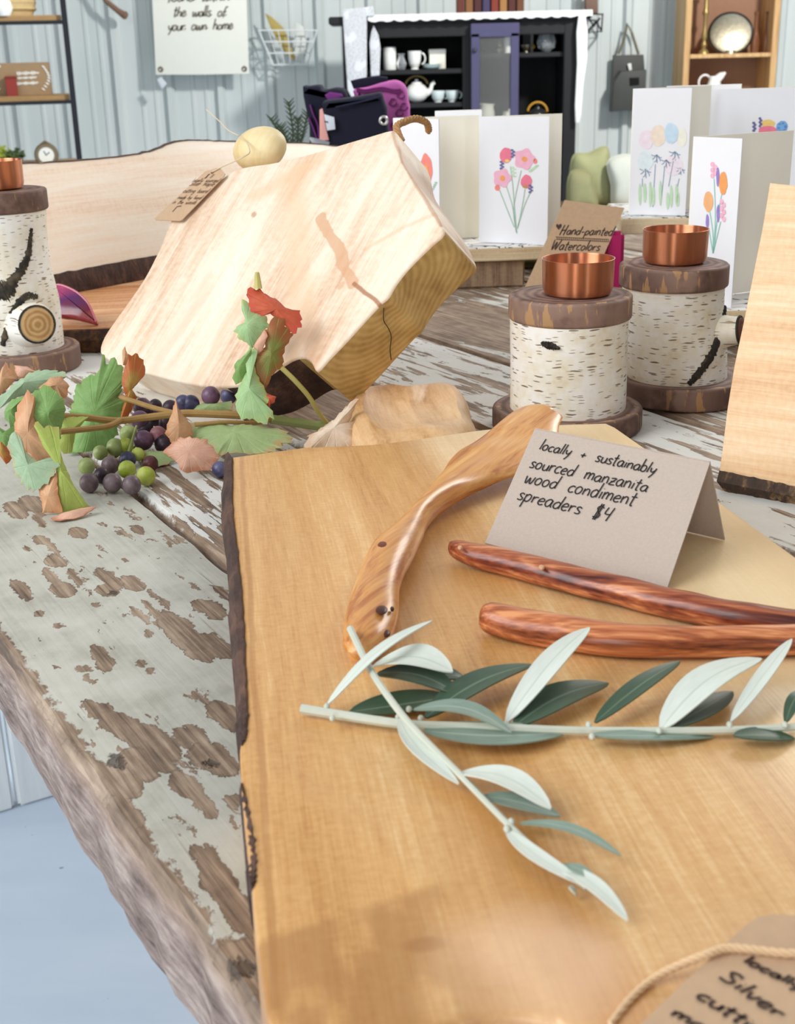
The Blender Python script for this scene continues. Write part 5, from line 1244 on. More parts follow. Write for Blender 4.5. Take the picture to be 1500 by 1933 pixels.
def dec_orange(root, a, nf):
    S = surf(a, nf)
    def B(x, y, rx, ry, m, **k): blob_paint(root, S, nf, q6(x, y), rx/3.333, ry/3.333, m, **k)
    def Ln(pts, wd, m): line_paint(root, S, nf, [q6(*p) for p in pts], wd, m)
    for p in [[(1040,690),(1010,860),(988,1060)], [(966,800),(985,940),(985,1060)], [(992,590),(1000,850),(985,1060)], [(958,900),(975,1000),(985,1060)], [(1034,860),(1005,980),(985,1060)]]: Ln(p, .0009, TEAL)
    B(1050, 620, 26, 72, ORNG, name='painted_flower'); B(957, 735, 30, 66, wc('apricot', rgb(249, 183, 129)), name='painted_flower')
    for k in range(5): B(982+(k % 2)*18, 500+k*18, 13, 16, PINK, name='painted_petal')
    for k in range(6): B(1040+(k % 2)*14, 735+k*22, 12, 18, PINK, name='painted_petal')
    for (x, y, h) in [(1016, 580, 62), (1018, 810, 54), (950, 860, 46)]: B(x, y, 10, h, PUR, name='painted_petal')
def dec_blue(root, a, nf):
    S = surf(a, nf)
    def B(x, y, rx, ry, m, **k): blob_paint(root, S, nf, q6(x, y), rx/3.333, ry/3.333, m, **k)
    B(1328, 290, 62, 30, ROSE, name='painted_flower'); B(1330, 245, 44, 26, YEL, name='painted_flower', lift=.0003); B(1418, 268, 36, 42, BLUE, name='painted_flower')
    for k in range(5): B(1240+(k % 2)*8, 240+k*12, 10, 8, INDG, name='painted_petal'); B(1278+(k % 2)*8, 212+k*12, 9, 8, INDG, name='painted_petal')
    for k in range(8): B(1418+22*math.cos(k), 268+26*math.sin(k*1.0), 9, 7, wc('deepblue', rgb(108, 144, 202)), name='painted_petal', lift=.0006)
    B(1300, 360, 60, 40, PINK, name='painted_flower')
def xy(px, py, Y): p = at(px, py, Y); return (p.x, p.y)
H1 = 0.137
gcard('white card with a pink and rose flower bouquet, right of the propped board', xy(904, 360, 1.455), xy(1034, 360, 1.425), xy(1058, 360, 1.485), ZP1+0.0006, H1, dec_pink)
gcard('white card with an orange poppy partly hidden by the propped board', xy(745, 360, 1.475), xy(829, 360, 1.425), xy(903, 360, 1.495), ZP1+0.0006, H1, dec_poppy)
gcard('plain white card standing behind the poppy card and the pink-flower card', xy(822, 300, 1.51), xy(909, 300, 1.498), xy(908, 300, 1.522), ZP1+0.0006, H1+0.005)
gcard('white card with pale pastel washes and thin blue drooping flowers', xy(1191, 290, 1.435), xy(1299, 290, 1.415), xy(1335, 290, 1.49), ZP2+0.0006, at(1197, 170, 1.435).z-ZP2, dec_pastel)
gcard('plain white card peeking over the top behind the pastel card', xy(1257, 200, 1.525), xy(1395, 200, 1.52), xy(1397, 200, 1.54), ZP2+0.0006, at(1300, 164, 1.52).z-ZP2)
gcard('wide white card with rose and blue painted flowers at the back right', xy(1338, 220, 1.505), xy(1520, 220, 1.495), xy(1545, 220, 1.53), ZP2+0.0006, at(1400, 170, 1.505).z-ZP2, dec_blue)
gcard('white card with orange poppies and purple sprigs behind the second copper cup', xy(1301, 420, 1.125), xy(1390, 420, 1.085), xy(1484, 420, 1.18), ZP3+0.0006, at(1308, 262, 1.12).z-ZP3, dec_orange)

def build_kraft_sign():
    Yb, Yt = 1.352, 1.392
    BL, TL, TR, BR = at(984, 556, Yb), at(1065, 378, Yt), at(1178, 393, Yt), at(1099, 572, Yb)
    root = thing('kraft_sign', 'kraft card hand-lettered with a heart, leaning before the pink-flower card', 'sign', (BL+BR)/2)
    n = (BR-BL).cross(TL-BL).normalized(); n = -n if n.y > 0 else n
    flat_tag(root, 'card', [BL, BR, TR, TL], 0, 0.001, KRAFT, n)
    S = lambda x, y: onp(x, y, BL+n*0.001, n); g = G()
    k6 = lambda x, y: (920+x/2.586, 370+y/2.586)
    for txt, a, b in [('Hand-painted', k6(350, 188), k6(608, 194)), ('Watercolors', k6(305, 262), k6(545, 268))]:
        p, q = S(*a), S(*b); L = (q-p).length; ex = (q-p)/L; tot = sum(GL[c][0] for c in txt); s = L/tot; ey = (TL-BL).normalized()
        g2 = write([(0, 0, 1, txt)], p, ex*s, ey*s*1.15, n, 0.0012, adv=1.0, slant=0.0, lift=0.0004); g.add(g2.v, g2.f)
    for dy in (0, 12):
        g.ribbon([S(*k6(332, 200+dy))+n*0.0004, S(*k6(590, 212+dy))+n*0.0004], 0.0006, n)
    for k in range(26):
        x = 336+k*10; y = 200+(x-332)*12/258; g.ribbon([S(*k6(x, y))+n*0.0004, S(*k6(x+7, y+12))+n*0.0004], 0.0006, n)
    g.mk('handwriting', plain('brown_marker', rgb(72, 52, 46), 0.7), root, kind='stuff')
    hp = [(346, 165), (334, 150), (334, 140), (341, 137), (347, 143), (354, 136), (361, 139), (360, 150)]
    mk('heart', [S(*k6(*p))+n*0.0005 for p in hp], [tuple(range(8))], plain('brown_marker', rgb(72, 52, 46), 0.7), root, smooth=False)
build_kraft_sign()
def build_magenta():
    o = G(); c = at(1156, 462, 1.44); h = at(1158, 436, 1.385).z-T; c = at(1158, 462, 1.385); o.bbox((c.x, c.y, T+h/2), (0.022, 0.012, h), 0.004)
    b = o.mk('candle', plain('magenta_wax', rgb(176, 24, 96), 0.4), None); tag(b, 'magenta block glimpsed between the kraft sign and the right plank', 'candle')
build_magenta()

def build_olive_cloth():
    c = tab(1010, 528); g = G(); r = thing('folded_cloth', 'small olive green folded cloth behind the left plank block', 'cloth', (c.x+0.03, 1.58, T)); cm = plain('olive_cotton', rgb(112, 112, 74), 0.9, 0, 0.15, 60, bump=0.5)
    for k in range(3): G().bbox((c.x+0.03+0.003*k, 1.58, T+0.010+k*0.0185), (0.12-0.004*k, 0.08, 0.018), 0.008).mk('fold', cm, r)
build_olive_cloth()

# ================================================================== BACKGROUND
BLACKM = plain('black_metal', rgb(30, 34, 40), 0.5, 0.3)
def pxm(Y, z=1.0): return FPX/((V((0, Y, z))-CAM).dot(_F))              # pixels per metre at distance Y
def prism(pts, Y, th, mat, name, parent=None, bev=0.004):
    """upright plate: outline of picture points at distance Y, th deep"""
    P = [at(x, y, Y) for x, y in pts]; o = slab([(p.x, p.z) for p in P], 0, th, bev)
    vs = [V((v.x, Y+v.z, v.y)) for v in o.v]; return mk(name, vs, o.f, mat, parent)
def lath(name, prof, px, py, Y, mat, parent=None, n=24):
    """turned piece standing with its foot at the picture point; profile in metres"""
    c = at(px, py, Y); return G().lathe(prof, c, n).mk(name, mat, parent)

# ---- back table with the folded cloth bags
def build_back_table():
    zt = 0.80; root = thing('side_table', 'wooden side table behind the boards carrying the navy and pink cloth bundles', 'table', (-0.25, 2.45, 0))
    wm = plain('side_table_wood', rgb(150, 120, 92), 0.6)
    G().bbox((-0.25, 2.45, zt-0.015), (0.62, 0.60, 0.03), 0.003).mk('table_top', wm, root)
    for sx in (-1, 1):
        for sy in (-1, 1): G().bbox((-0.25+sx*0.27, 2.45+sy*0.26, 0.385), (0.045, 0.045, 0.77), 0.003).mk('leg', wm, root)
build_back_table()
NAVY = plain('navy_cloth', rgb(22, 24, 44), 0.9, 0, 0.2, 120, bump=0.4); PURP = plain('purple_print', rgb(122, 54, 128), 0.9); PINKC = plain('orchid_cloth', rgb(186, 98, 166), 0.9, 0, 0.18, 60, bump=0.4); PDK = plain('plum_print', rgb(112, 42, 100), 0.9)
def roll(root, name, pts, Y, th, mat, seed):
    P = [at(x, y, Y) for x, y in pts]; P = crom([(p.x, p.z) for p in P], 4, True)
    o = slab([(p.x+0.002*noise.noise(V((p.x*60, p.y*60, seed))), p.y) for p in P], 0, th, 0.012, seg=5)
    return mk(name, [V((v.x, Y+v.z, max(v.y, 0.8005))) for v in o.v], o.f, mat, root)
def build_bags():
    B = lambda x, y: (440+x/3.5714, y/3.5714)
    zb = 330
    r1 = thing('cloth_bundle', 'navy folded cloth with purple print, leftmost of the cloth bundles', 'cloth', at(612, zb, 2.36), 'folded cloth bundles')
    roll(r1, 'body', [B(465,605),B(500,585),B(580,578),B(605,610),B(700,595),B(770,640),B(770,900),(655,325),(590,325),B(510,860)], 2.36, 0.10, NAVY, 1)
    for pts in ([B(520,705),B(540,770),B(570,840),B(578,930)], [B(510,790),B(540,860),B(565,930)]):
        P = crom([at(x, y, 2.357) for x, y in pts], 6); G().tube(P, 0.0045, 8, 0.4).mk('purple_print', PURP, r1)
    prism([B(615,640),B(650,618),B(730,630),B(745,655),B(690,680),B(640,680)], 2.352, 0.006, PURP, 'purple_lining', r1)
    r2 = thing('cloth_bundle', 'plain navy folded cloth with a metal eyelet and white price ticket, in front', 'cloth', at(680, zb, 2.25), 'folded cloth bundles')
    roll(r2, 'body', [B(600,700),B(640,680),B(800,660),B(940,635),B(1000,630),B(1025,700),B(1040,790),(728,330),(605,330),B(610,800)], 2.25, 0.09, NAVY, 2)
    G().tube([at(x, y, 2.243) for x, y in [B(690,725),B(850,690),B(1000,650)]], 0.003, 6, 0.6).mk('hem', plain('navy_hem', rgb(32, 34, 58), 0.9), r2)
    c = at(*B(1013, 812), 2.246); M = Matrix.Rotation(R(90), 3, 'X')
    pr = [(0.0062+0.0022*math.cos(t*math.pi/6), 0.0022*math.sin(t*math.pi/6)) for t in range(13)]
    G().lathe(pr, c, 28, M).mk('eyelet', plain('eyelet_metal', rgb(206, 204, 200), 0.3, 0.8), r2)
    prism([B(612,770),B(680,790),B(688,872),B(632,880)], 2.24, 0.001, plain('white_ticket', rgb(226, 234, 246), 0.7), 'price_ticket', r2, 0.0003)
    prism([B(582,740),B(600,730),B(612,770),B(625,860),B(645,945),B(610,948),B(582,940)], 2.243, 0.003, plain('pink_white_ribbon', rgb(240, 178, 170), 0.8), 'ribbon', r2, 0.001)
    prism([B(614,815),B(640,820),B(638,828),B(616,823)], 2.2385, 0.0006, INK, 'ticket_mark', r2, 0.0001)
    r3 = thing('cloth_bundle', 'orchid pink quilted cloth bundle with plum print, rightmost of the cloth bundles', 'cloth', at(730, zb, 2.38), 'folded cloth bundles')
    roll(r3, 'body', [B(810,610),B(900,590),B(1000,560),B(1100,545),B(1160,580),B(1185,680),B(1192,800),(775,330),(670,330),B(820,700)], 2.38, 0.10, PINKC, 3)
    for cx, cy in ((1075, 690), (1130, 640), (1120, 760), (1150, 720), (1090, 840), (1140, 860)):
        P = [at(*B(cx+22*math.cos(t)*(1+.3*math.sin(3*t)), cy+24*math.sin(t)), 2.377) for t in [k*0.5 for k in range(12)]]
        G().tube(P, 0.0016, 6).mk('plum_print', PDK, r3)
    for y0 in (600, 615): 
        P = crom([at(*B(x, y0+8*math.sin(x*.03)), 2.377) for x in (830, 890, 950, 1010, 1080, 1130)], 5); G().tube(P, 0.0022, 6).mk('fold', PDK, r3)
    prism([B(790,545),B(850,530),B(960,512),B(1040,520),B(1040,560),B(900,590),B(810,600)], 2.42, 0.03, NAVY, 'navy_lining', r3)
build_bags()

def build_sprig_plant():
    root = thing('potted_sprig', 'small dark green sprigs rising behind the long pale slab', 'plant', at(550, 345, 2.55))
    gm = plain('dark_sprig', rgb(74, 92, 70), 0.8)
    b = at(552, 300, 2.55)
    for tx, ty in ((512, 225), (545, 195), (580, 215), (530, 240), (562, 225)):
        t = at(tx, ty, 2.55); P = crom([b, b.lerp(t, 0.5)+V((0.004, 0, 0)), t], 6); g = G(); g.tube(P, 0.0018, 6)
        for k in range(2, len(P)):
            for s in (-1, 1): g.tube([P[k], P[k]+V((s*0.010, 0.003*s, 0.010))], [0.002, 0.0006], 5)
        g.mk('sprig', gm, root)
    c = at(552, 300, 2.55); G().lathe([(0.0005, 0.801), (0.026, 0.801), (0.03, c.z+0.0), (0.026, c.z+0.0), (0.0005, c.z-0.004)], (c.x, c.y, 0), 20).mk('pot', plain('small_pot', rgb(120, 110, 100), 0.7), root)
build_sprig_plant()
def build_film():
    m = Mat('clear_film'); mt = m.out(rgb(214, 218, 226), 0.15, 0, None, 0.5, Transmission_Weight=0.6, Alpha=1.0)
    o = prism([(582,258),(600,262),(622,268),(620,278),(594,283)], 2.21, 0.002, mt, 'plastic_wrap', None, 0.0004); tag(o, 'scrap of clear plastic wrap below the ribboned navy cloth', 'wrap')
    I = o.matrix_world
build_film()

# ---- black hutch
def build_hutch():
    Yf = 7.2; D = 0.38; s = pxm(Yf)
    c = lambda x, y: at(x, y, Yf)
    x0, x1 = c(640, 100).x, c(1096, 100).x; zt = c(800, 28).z
    HB = plain('black_paint', rgb(16, 18, 22), 0.55); HI = plain('black_inside', rgb(10, 11, 13), 0.8)
    root = thing('hutch_cabinet', 'black display hutch holding white crockery against the metal wall', 'cabinet', ((x0+x1)/2, Yf+D/2, 0))
    W = x1-x0; th = 0.045
    for x in (x0+th*1.2, x1-th*1.2): G().bbox((x, Yf+D/2, (zt-0.03)/2), (th*1.6, D, zt-0.03), 0.004).mk('side_panel', HB, root)
    G().bbox(((x0+x1)/2, Yf+D/2, zt-0.02), (W+0.10, D+0.06, 0.04), 0.006).mk('top_board', HB, root)
    G().bbox(((x0+x1)/2, Yf+0.02, zt-0.075), (W-0.06, 0.03, 0.07), 0.004).mk('top_rail', HB, root)
    G().box(((x0+x1)/2, Yf+D-0.01, zt/2-0.02), (W-0.1, 0.02, zt-0.08)).mk('back_panel', HI, root, smooth=False)
    xd = c(886, 100).x; xe = c(985, 100).x
    G().bbox((xd-0.01, Yf+D/2, zt/2-0.03), (0.05, D-0.04, zt-0.08), 0.003).mk('divider', HB, root)
    def shelf(xa, xb, py): z = c(800, py).z; G().bbox(((xa+xb)/2, Yf+D/2+0.01, z-0.012), (xb-xa, D-0.06, 0.024), 0.003).mk('shelf', HB, root); return z
    z1 = shelf(x0+0.06, xd, 131); z2_ = shelf(x0+0.06, xd, 195); z3_ = shelf(xd, x1-0.06, 104); z4 = shelf(xd, x1-0.06, 243); z5 = shelf(x0+0.06, xd, 262)
    G().bbox(((x0+x1)/2, Yf+D/2, 0.05), (W-0.02, D-0.02, 0.1), 0.004).mk('plinth', HB, root)
    # glass door standing ajar
    DB = plain('dusky_blue_frame', rgb(74, 72, 104), 0.35)
    yd = Yf-0.03; a = at(888, 30, yd); b = at(980, 30, yd); zl = at(930, 330, yd).z
    door = G().bbox(((a.x+b.x)/2, yd, zt-0.085), (b.x-a.x, 0.025, 0.07), 0.003).mk('door', DB, root)
    for x in (a.x+0.024, b.x-0.024): G().bbox((x, yd, (zl+zt-0.1)/2), (0.045, 0.025, zt-0.1-zl), 0.003).mk('stile', DB, door)
    G().bbox(((a.x+b.x)/2, yd, zl+0.02), (b.x-a.x-0.09, 0.025, 0.05), 0.003).mk('bottom_rail', DB, door)
    m = Mat('grey_veil_glass'); gm = m.out(rgb(168, 170, 168), 0.12, 0, None, 0.5, Alpha=0.13)  # grey veil in the pane's colour stands in for its reflection
    G().box(((a.x+b.x)/2, yd, (zl+zt-0.1)/2), (b.x-a.x-0.092, 0.005, zt-0.12-zl)).mk('pane', gm, door, smooth=False)
    g = G(); g.ball((a.x+0.02, yd-0.02, c(890, 95).z), 0.012, 0.012, 0.012, 10); g.mk('knob', plain('dark_knob', rgb(60, 56, 70), 0.4), door)
    return dict(x0=x0, x1=x1, zt=zt, z1=z1, z2=z2_, z3=z3_, z4=z4, Y=Yf, D=D)
HU = build_hutch()
CER = plain('white_ceramic', rgb(236, 238, 234), 0.25, 0, 0.02); CERB = plain('bluish_ceramic', rgb(222, 236, 236), 0.25, 0, 0.02)
GLS = Mat('clear_glassware').out(rgb(226, 232, 236), 0.05, 0, None, 0.6, Transmission_Weight=0.75)
BRASS = plain('brass', rgb(190, 150, 70), 0.3, 0.9); SILV = plain('tarnished_silver', rgb(176, 168, 146), 0.42, 1.0, 0.3, 60, bump=0.8)
def crockery():
    Yi = HU['Y']+0.12; k = 1/pxm(Yi)
    def root(name, label, cat, px, z, grp=None): p = at(px, 150, Yi); return thing(name, label, cat, (p.x, Yi, z), grp), V((p.x, Yi, z))
    def handle(r, c, rx, rz, th, mat, nm='handle', a0=-80, a1=80, sx=1):
        P = [c+V((sx*rx*math.cos(R(a)), 0, rz*math.sin(R(a)))) for a in range(a0, a1+1, 16)]; G().tube(P, th, 8).mk(nm, mat, r)
    r, c = root('canister', 'tall white ceramic canister, leftmost on the upper shelf of the black hutch', 'canister', 736, HU['z1'])
    G().lathe([(.001, 0), (.034, 0), (.036, .004), (.036, .095), (.033, .10)], c, 24, close=True).mk('body', CER, r); G().lathe([(.001, .100), (.037, .1), (.037, .112), (.034, .118), (.001, .12)], c, 24).mk('lid', CER, r)
    r, c = root('glass_vase', 'small dark glass vase beside the white canister in the black hutch', 'vase', 758, HU['z1'])
    G().lathe([(.001, 0), (.02, 0), (.03, .03), (.018, .06), (.014, .07), (.02, .08)], c, 20).mk('body', GLS, r); G().lathe([(.014, .07), (.022, .081), (.02, .083)], c, 20).mk('rim', GLS, r)
    r, c = root('mug', 'tall white footed mug on the upper shelf of the black hutch', 'mug', 783, HU['z1'])
    G().lathe([(.001, 0), (.022, 0), (.018, .008), (.026, .02), (.034, .05), (.037, .095), (.034, .095), (.03, .03), (.001, .02)], c, 24).mk('body', CER, r); handle(r, c+V((.034, 0, .055)), .024, .03, .004, CER)
    r, c = root('gift_box', 'small square cream box behind the plate in the black hutch', 'box', 826, HU['z1'])
    G().bbox(c+V((0, .04, .05)), (.088, .05, .1), .002).mk('body', plain('cream_box', rgb(234, 234, 222), 0.6), r); G().bbox(c+V((0, .04, .09)), (.092, .054, .022), .002).mk('lid', plain('cream_lid', rgb(240, 240, 230), 0.6), r)
    r, c = root('saucer', 'stack of pale saucers leaning low on the upper hutch shelf', 'saucer', 815, HU['z1'])
    for kk in range(3): G().lathe([(.001, .004), (.03, .003), (.05, .012), (.052, .014), (.03, .006), (.001, .006)], c+V((0, -.03, kk*.007-0.002)), 24).mk('plate', CERB, r)
    r, c = root('teapot', 'white teapot with a tan wicker handle on the lower shelf of the black hutch', 'teapot', 786, HU['z2'])
    g = G(); g.ball(c+V((0, 0, .052)), .062, .06, .053, 24); g.mk('body', CER, r)
    G().lathe([(.001, .098), (.03, .098), (.026, .108), (.008, .113), (.01, .122), (.001, .124)], c, 20).mk('lid', CER, r)
    G().tube(crom([c+V((.05, 0, .045)), c+V((.075, 0, .065)), c+V((.085, 0, .095)), c+V((.10, 0, .105))], 5), [.018]*6+[.011]*10, 10).mk('spout', CER, r)
    P = [c+V((.062*math.cos(R(a)), 0, .09+.05*math.sin(R(a)))) for a in range(10, 171, 16)]; G().tube(P, .005, 8).mk('handle', plain('wicker', rgb(126, 104, 62), 0.8), r)
    for px, lab in ((826, 'pale blue-white teacup, left of the pair beside the teapot'), (853, 'pale blue-white teacup, right of the pair beside the teapot')):
        r, c = root('teacup', lab, 'cup', px, HU['z2'], 'teacups in the hutch')
        G().lathe([(.001, 0), (.02, 0), (.02, .005), (.032, .02), (.038, .055), (.039, .06), (.036, .06), (.03, .022), (.001, .008)], c, 24).mk('body', CERB, r); handle(r, c+V((.036, 0, .035)), .016, .018, .003, CERB)
    r, c = root('pillar_candle', 'white pillar candle seen through the hutch glass door', 'candle', 959, HU['z3'])
    G().lathe([(.001, 0), (.026, 0), (.028, .1), (.024, .105), (.001, .102)], c, 20).mk('body', CER, r); G().tube([c+V((0, 0, .10)), c+V((0, 0, .112))], .0012, 6).mk('wick', INK, r)
    r, c = root('oval_plate', 'dark oval dish propped behind the hutch glass door', 'dish', 930, HU['z3'])
    M = Matrix.Rotation(R(80), 3, 'X'); G().lathe([(.001, 0), (.05, .002), (.072, .012), (.075, .014), (.05, .006), (.001, .006)], c+V((0, .08, .077)), 28, M).mk('well', plain('pewter', rgb(88, 88, 84), 0.35, 0.6), r)
    G().lathe([(.07, .012), (.078, .015), (.07, .018)], c+V((0, .08, .078)), 28, M).mk('rim', plain('pewter', rgb(88, 88, 84), 0.35, 0.6), r)
    r, c = root('salt_shaker', 'small silver shaker on the right hutch shelf by the candle', 'shaker', 941, HU['z3'])
    G().lathe([(.001, 0), (.018, 0), (.022, .02), (.012, .035), (.014, .045), (.001, .05)], c+V((0, -.03, 0)), 16).mk('body', SILV, r); g = G(); g.ball(c+V((0, -.03, .053)), .006, .006, .006, 8); g.mk('finial', SILV, r)
    r, c = root('silver_bowl', 'little silver bowl at the right end of the hutch, left of the cut-glass bowl', 'bowl', 992, HU['z3'])
    G().lathe([(.001, 0), (.014, 0), (.01, .008), (.026, .028), (.03, .04), (.027, .04), (.001, .014)], c, 20).mk('body', SILV, r); handle(r, c+V((.026, 0, .03)), .02, .012, .003, BRASS)
    r, c = root('glass_bowl', 'round cut-glass bowl at the right end of the black hutch', 'bowl', 1030, HU['z3'])
    G().lathe([(.001, 0), (.02, 0), (.044, .025), (.05, .055), (.036, .09), (.033, .09), (.046, .055), (.001, .01)], c, 18).mk('body', GLS, r)
    for q in range(9): a = q/9*2*math.pi; G().tube([c+V((.045*math.cos(a), .045*math.sin(a), .02)), c+V((.052*math.cos(a), .052*math.sin(a), .055)), c+V((.038*math.cos(a), .038*math.sin(a), .09))], .003, 6).mk('cut_rib', GLS, r)
    r, c = root('picture_frame', 'small pale frame edge behind the glass door of the hutch', 'frame', 993, HU['z3'])
    FR = plain('pale_frame', rgb(176, 178, 176), 0.5); p = at(984, 44, Yi+.1); q = at(1003, 104, Yi+.1)
    G().bbox(((p.x+q.x)/2, Yi+.1, (p.z+HU['z3'])/2), (q.x-p.x-.016, .008, p.z-HU['z3']-.01), .001).mk('backing', plain('frame_grey', rgb(80, 82, 84), 0.6), r)
    G().bbox((q.x, Yi+.1, (p.z+HU['z3'])/2), (.014, .014, p.z-HU['z3']), .001).mk('upright', FR, r); G().bbox(((p.x+q.x)/2, Yi+.1, p.z), (q.x-p.x+.014, .014, .014), .001).mk('top_bar', FR, r)
    r, c = root('pitcher', 'white ribbed pitcher low behind the hutch glass door', 'pitcher', 918, HU['z4'])
    G().lathe([(.001, 0), (.04, 0), (.05, .03), (.048, .07), (.04, .10), (.046, .118), (.042, .118), (.036, .1), (.001, .02)], c, 24).mk('body', plain('cream_ware', rgb(216, 216, 200), 0.35), r); handle(r, c+V((-.042, 0, .065)), .03, .035, .005, plain('cream_ware', rgb(216, 216, 200), 0.35), sx=-1)
    r, c = root('jar', 'squat cream jar beside the pitcher in the hutch', 'jar', 962, HU['z4'])
    G().lathe([(.001, 0), (.04, 0), (.042, .06), (.036, .07), (.038, .075), (.001, .078)], c, 24).mk('body', plain('cream_ware', rgb(216, 216, 200), 0.35), r); g = G(); g.ball(c+V((0, 0, .082)), .008, .008, .007, 8); g.mk('knob', CER, r)
    r, c = root('teapot', 'dark teapot with an arched amber handle at the lower right of the hutch', 'teapot', 1015, HU['z4'])
    g = G(); g.ball(c+V((0, 0, .045)), .06, .055, .045, 22); g.mk('body', plain('dark_glaze', rgb(40, 40, 42), 0.2), r)
    P = [c+V((.055*math.cos(R(a)), 0, .065+.055*math.sin(R(a)))) for a in range(5, 176, 15)]; G().tube(P, .006, 8).mk('handle', plain('amber_wicker', rgb(190, 138, 44), 0.6), r)
    G().lathe([(.001, .084), (.024, .084), (.02, .094), (.006, .097), (.008, .106), (.001, .108)], c, 18).mk('lid', plain('dark_glaze', rgb(40, 40, 42), 0.2), r)
crockery()
def hutch_dressing():
    Y = HU['Y']; LACE = plain('white_lace', rgb(232, 234, 232), 0.9, 0, 0.06, 90, bump=0.5)
    root = thing('lace_runner', 'white lace runner over the hutch top with one end hanging down on the right', 'runner', ((HU['x0']+HU['x1'])/2, Y+.2, HU['zt']))
    g = G(); N = 60; xs = [HU['x0']+0.16+(HU['x1']+0.05-HU['x0']-0.16)*i/N for i in range(N+1)]; vs = []; fs = []
    for i, x in enumerate(xs):
        sc = 0.010*abs(math.sin(i*0.9)); vs += [(x, Y+.34, HU['zt']+.004), (x, Y-.045, HU['zt']+.004), (x, Y-.05, HU['zt']-.022-sc), (x, Y-.0465, HU['zt']-.022-sc), (x, Y-.042, HU['zt']+.001), (x, Y+.34, HU['zt']+.001)]
    for i in range(N):
        for k in range(6): fs.append((i*6+k, i*6+(k+1) % 6, (i+1)*6+(k+1) % 6, (i+1)*6+k))
    fs += [tuple(range(6)), tuple(N*6+k for k in range(6))]
    mk('top_cloth', vs, fs, LACE, root)
    prism([(1092,28),(1104,20),(1109,60),(1108,110),(1101,160),(1097,215),(1094,232),(1086,231),(1085,200),(1089,120),(1088,60)], Y-.05, .02, LACE, 'hanging_end', root, 0.004)
    NP = Mat('newsprint'); x, y, z = NP.xyz(); n = NP.noise(x*160, 0.0, z*320, 1.0, 2); n2 = NP.noise(x*14, 0.0, z*9, 1.0, 1)
    npm = NP.out(NP.mix(n.step(0.5, 0.56)*n2.step(0.38, 0.45)*0.6, rgb(214, 217, 222), rgb(90, 92, 98)), 0.8)
    o = prism([(646,18),(704,12),(707,30),(692,30),(692,140),(688,165),(664,185),(656,170),(652,110)], Y-.06, .008, npm, 'tea_towel', None, 0.002); tag(o, 'grey newsprint tea towel hanging down the left side of the black hutch', 'towel')
    o = prism([(705,48),(714,66),(718,90),(716,142),(700,144),(697,80),(700,62)], Y-.03, .012, npm, 'folded_towel', None, 0.003); tag(o, 'narrow pointed newsprint towel hanging inside the hutch edge', 'towel')
    cols = [rgb(92, 44, 30), rgb(124, 84, 48), rgb(70, 30, 34), rgb(60, 52, 84), rgb(120, 46, 36), rgb(150, 108, 60), rgb(74, 34, 28), rgb(98, 60, 36)]
    lab = ['dark brown book, leftmost above the hutch door', 'tan book standing second on top of the hutch', 'plum red book standing third on top of the hutch', 'violet book standing fourth on top of the hutch', 'brick red book standing fifth on top of the hutch', 'light brown book standing sixth on top of the hutch', 'dark maroon book standing seventh on top of the hutch', 'brown book, last of the row on top of the hutch']
    for k in range(8):
        xk = at(868+k*16, 0, Y+.12).x; r = thing('book', lab[k], 'book', (xk, Y+.12, HU['zt']+.004), 'books on top of the hutch')
        G().bbox((xk, Y+.12, HU['zt']+.004+.09+.004*(k % 3)), (.038, .13, .18+.008*(k % 3)), .003).mk('cover', plain('book_cloth_'+'abcdefgh'[k], cols[k], 0.7), r)
        G().box((xk, Y+.0537, HU['zt']+.14), (.030, .001, .012)).mk('spine_band', plain('gilt', rgb(196, 160, 90), 0.4), r, smooth=False)
    # small black wire rack on the wall to the right
    Yw = YW-.06; r = thing('wire_rack', 'small black wire rack fixed to the wall at the upper right of the hutch', 'rack', at(1122, 60, Yw))
    def bar(pts, rd=.006, nm='wire'): G().tube([at(x, y, Yw+q) for x, y, q in pts], rd, 6).mk(nm, BLACKM, r)
    for q in (0, -.12):
        bar([(1106,26,q),(1137,27,q),(1135,59,q),(1107,62,q),(1106,26,q)]); bar([(1110,32,q),(1120,50,q),(1132,34,q)]); bar([(1110,58,q),(1124,40,q),(1134,56,q)])
    for x, y in ((1106,26),(1137,27),(1135,59),(1107,62)): bar([(x,y,0),(x,y,-.12)])
    prism([(1104,-20),(1128,-20),(1128,25),(1106,25)], Yw-.10, .06, plain('taupe_bundle', rgb(120, 96, 84), 0.8), 'bundle', r)
hutch_dressing()

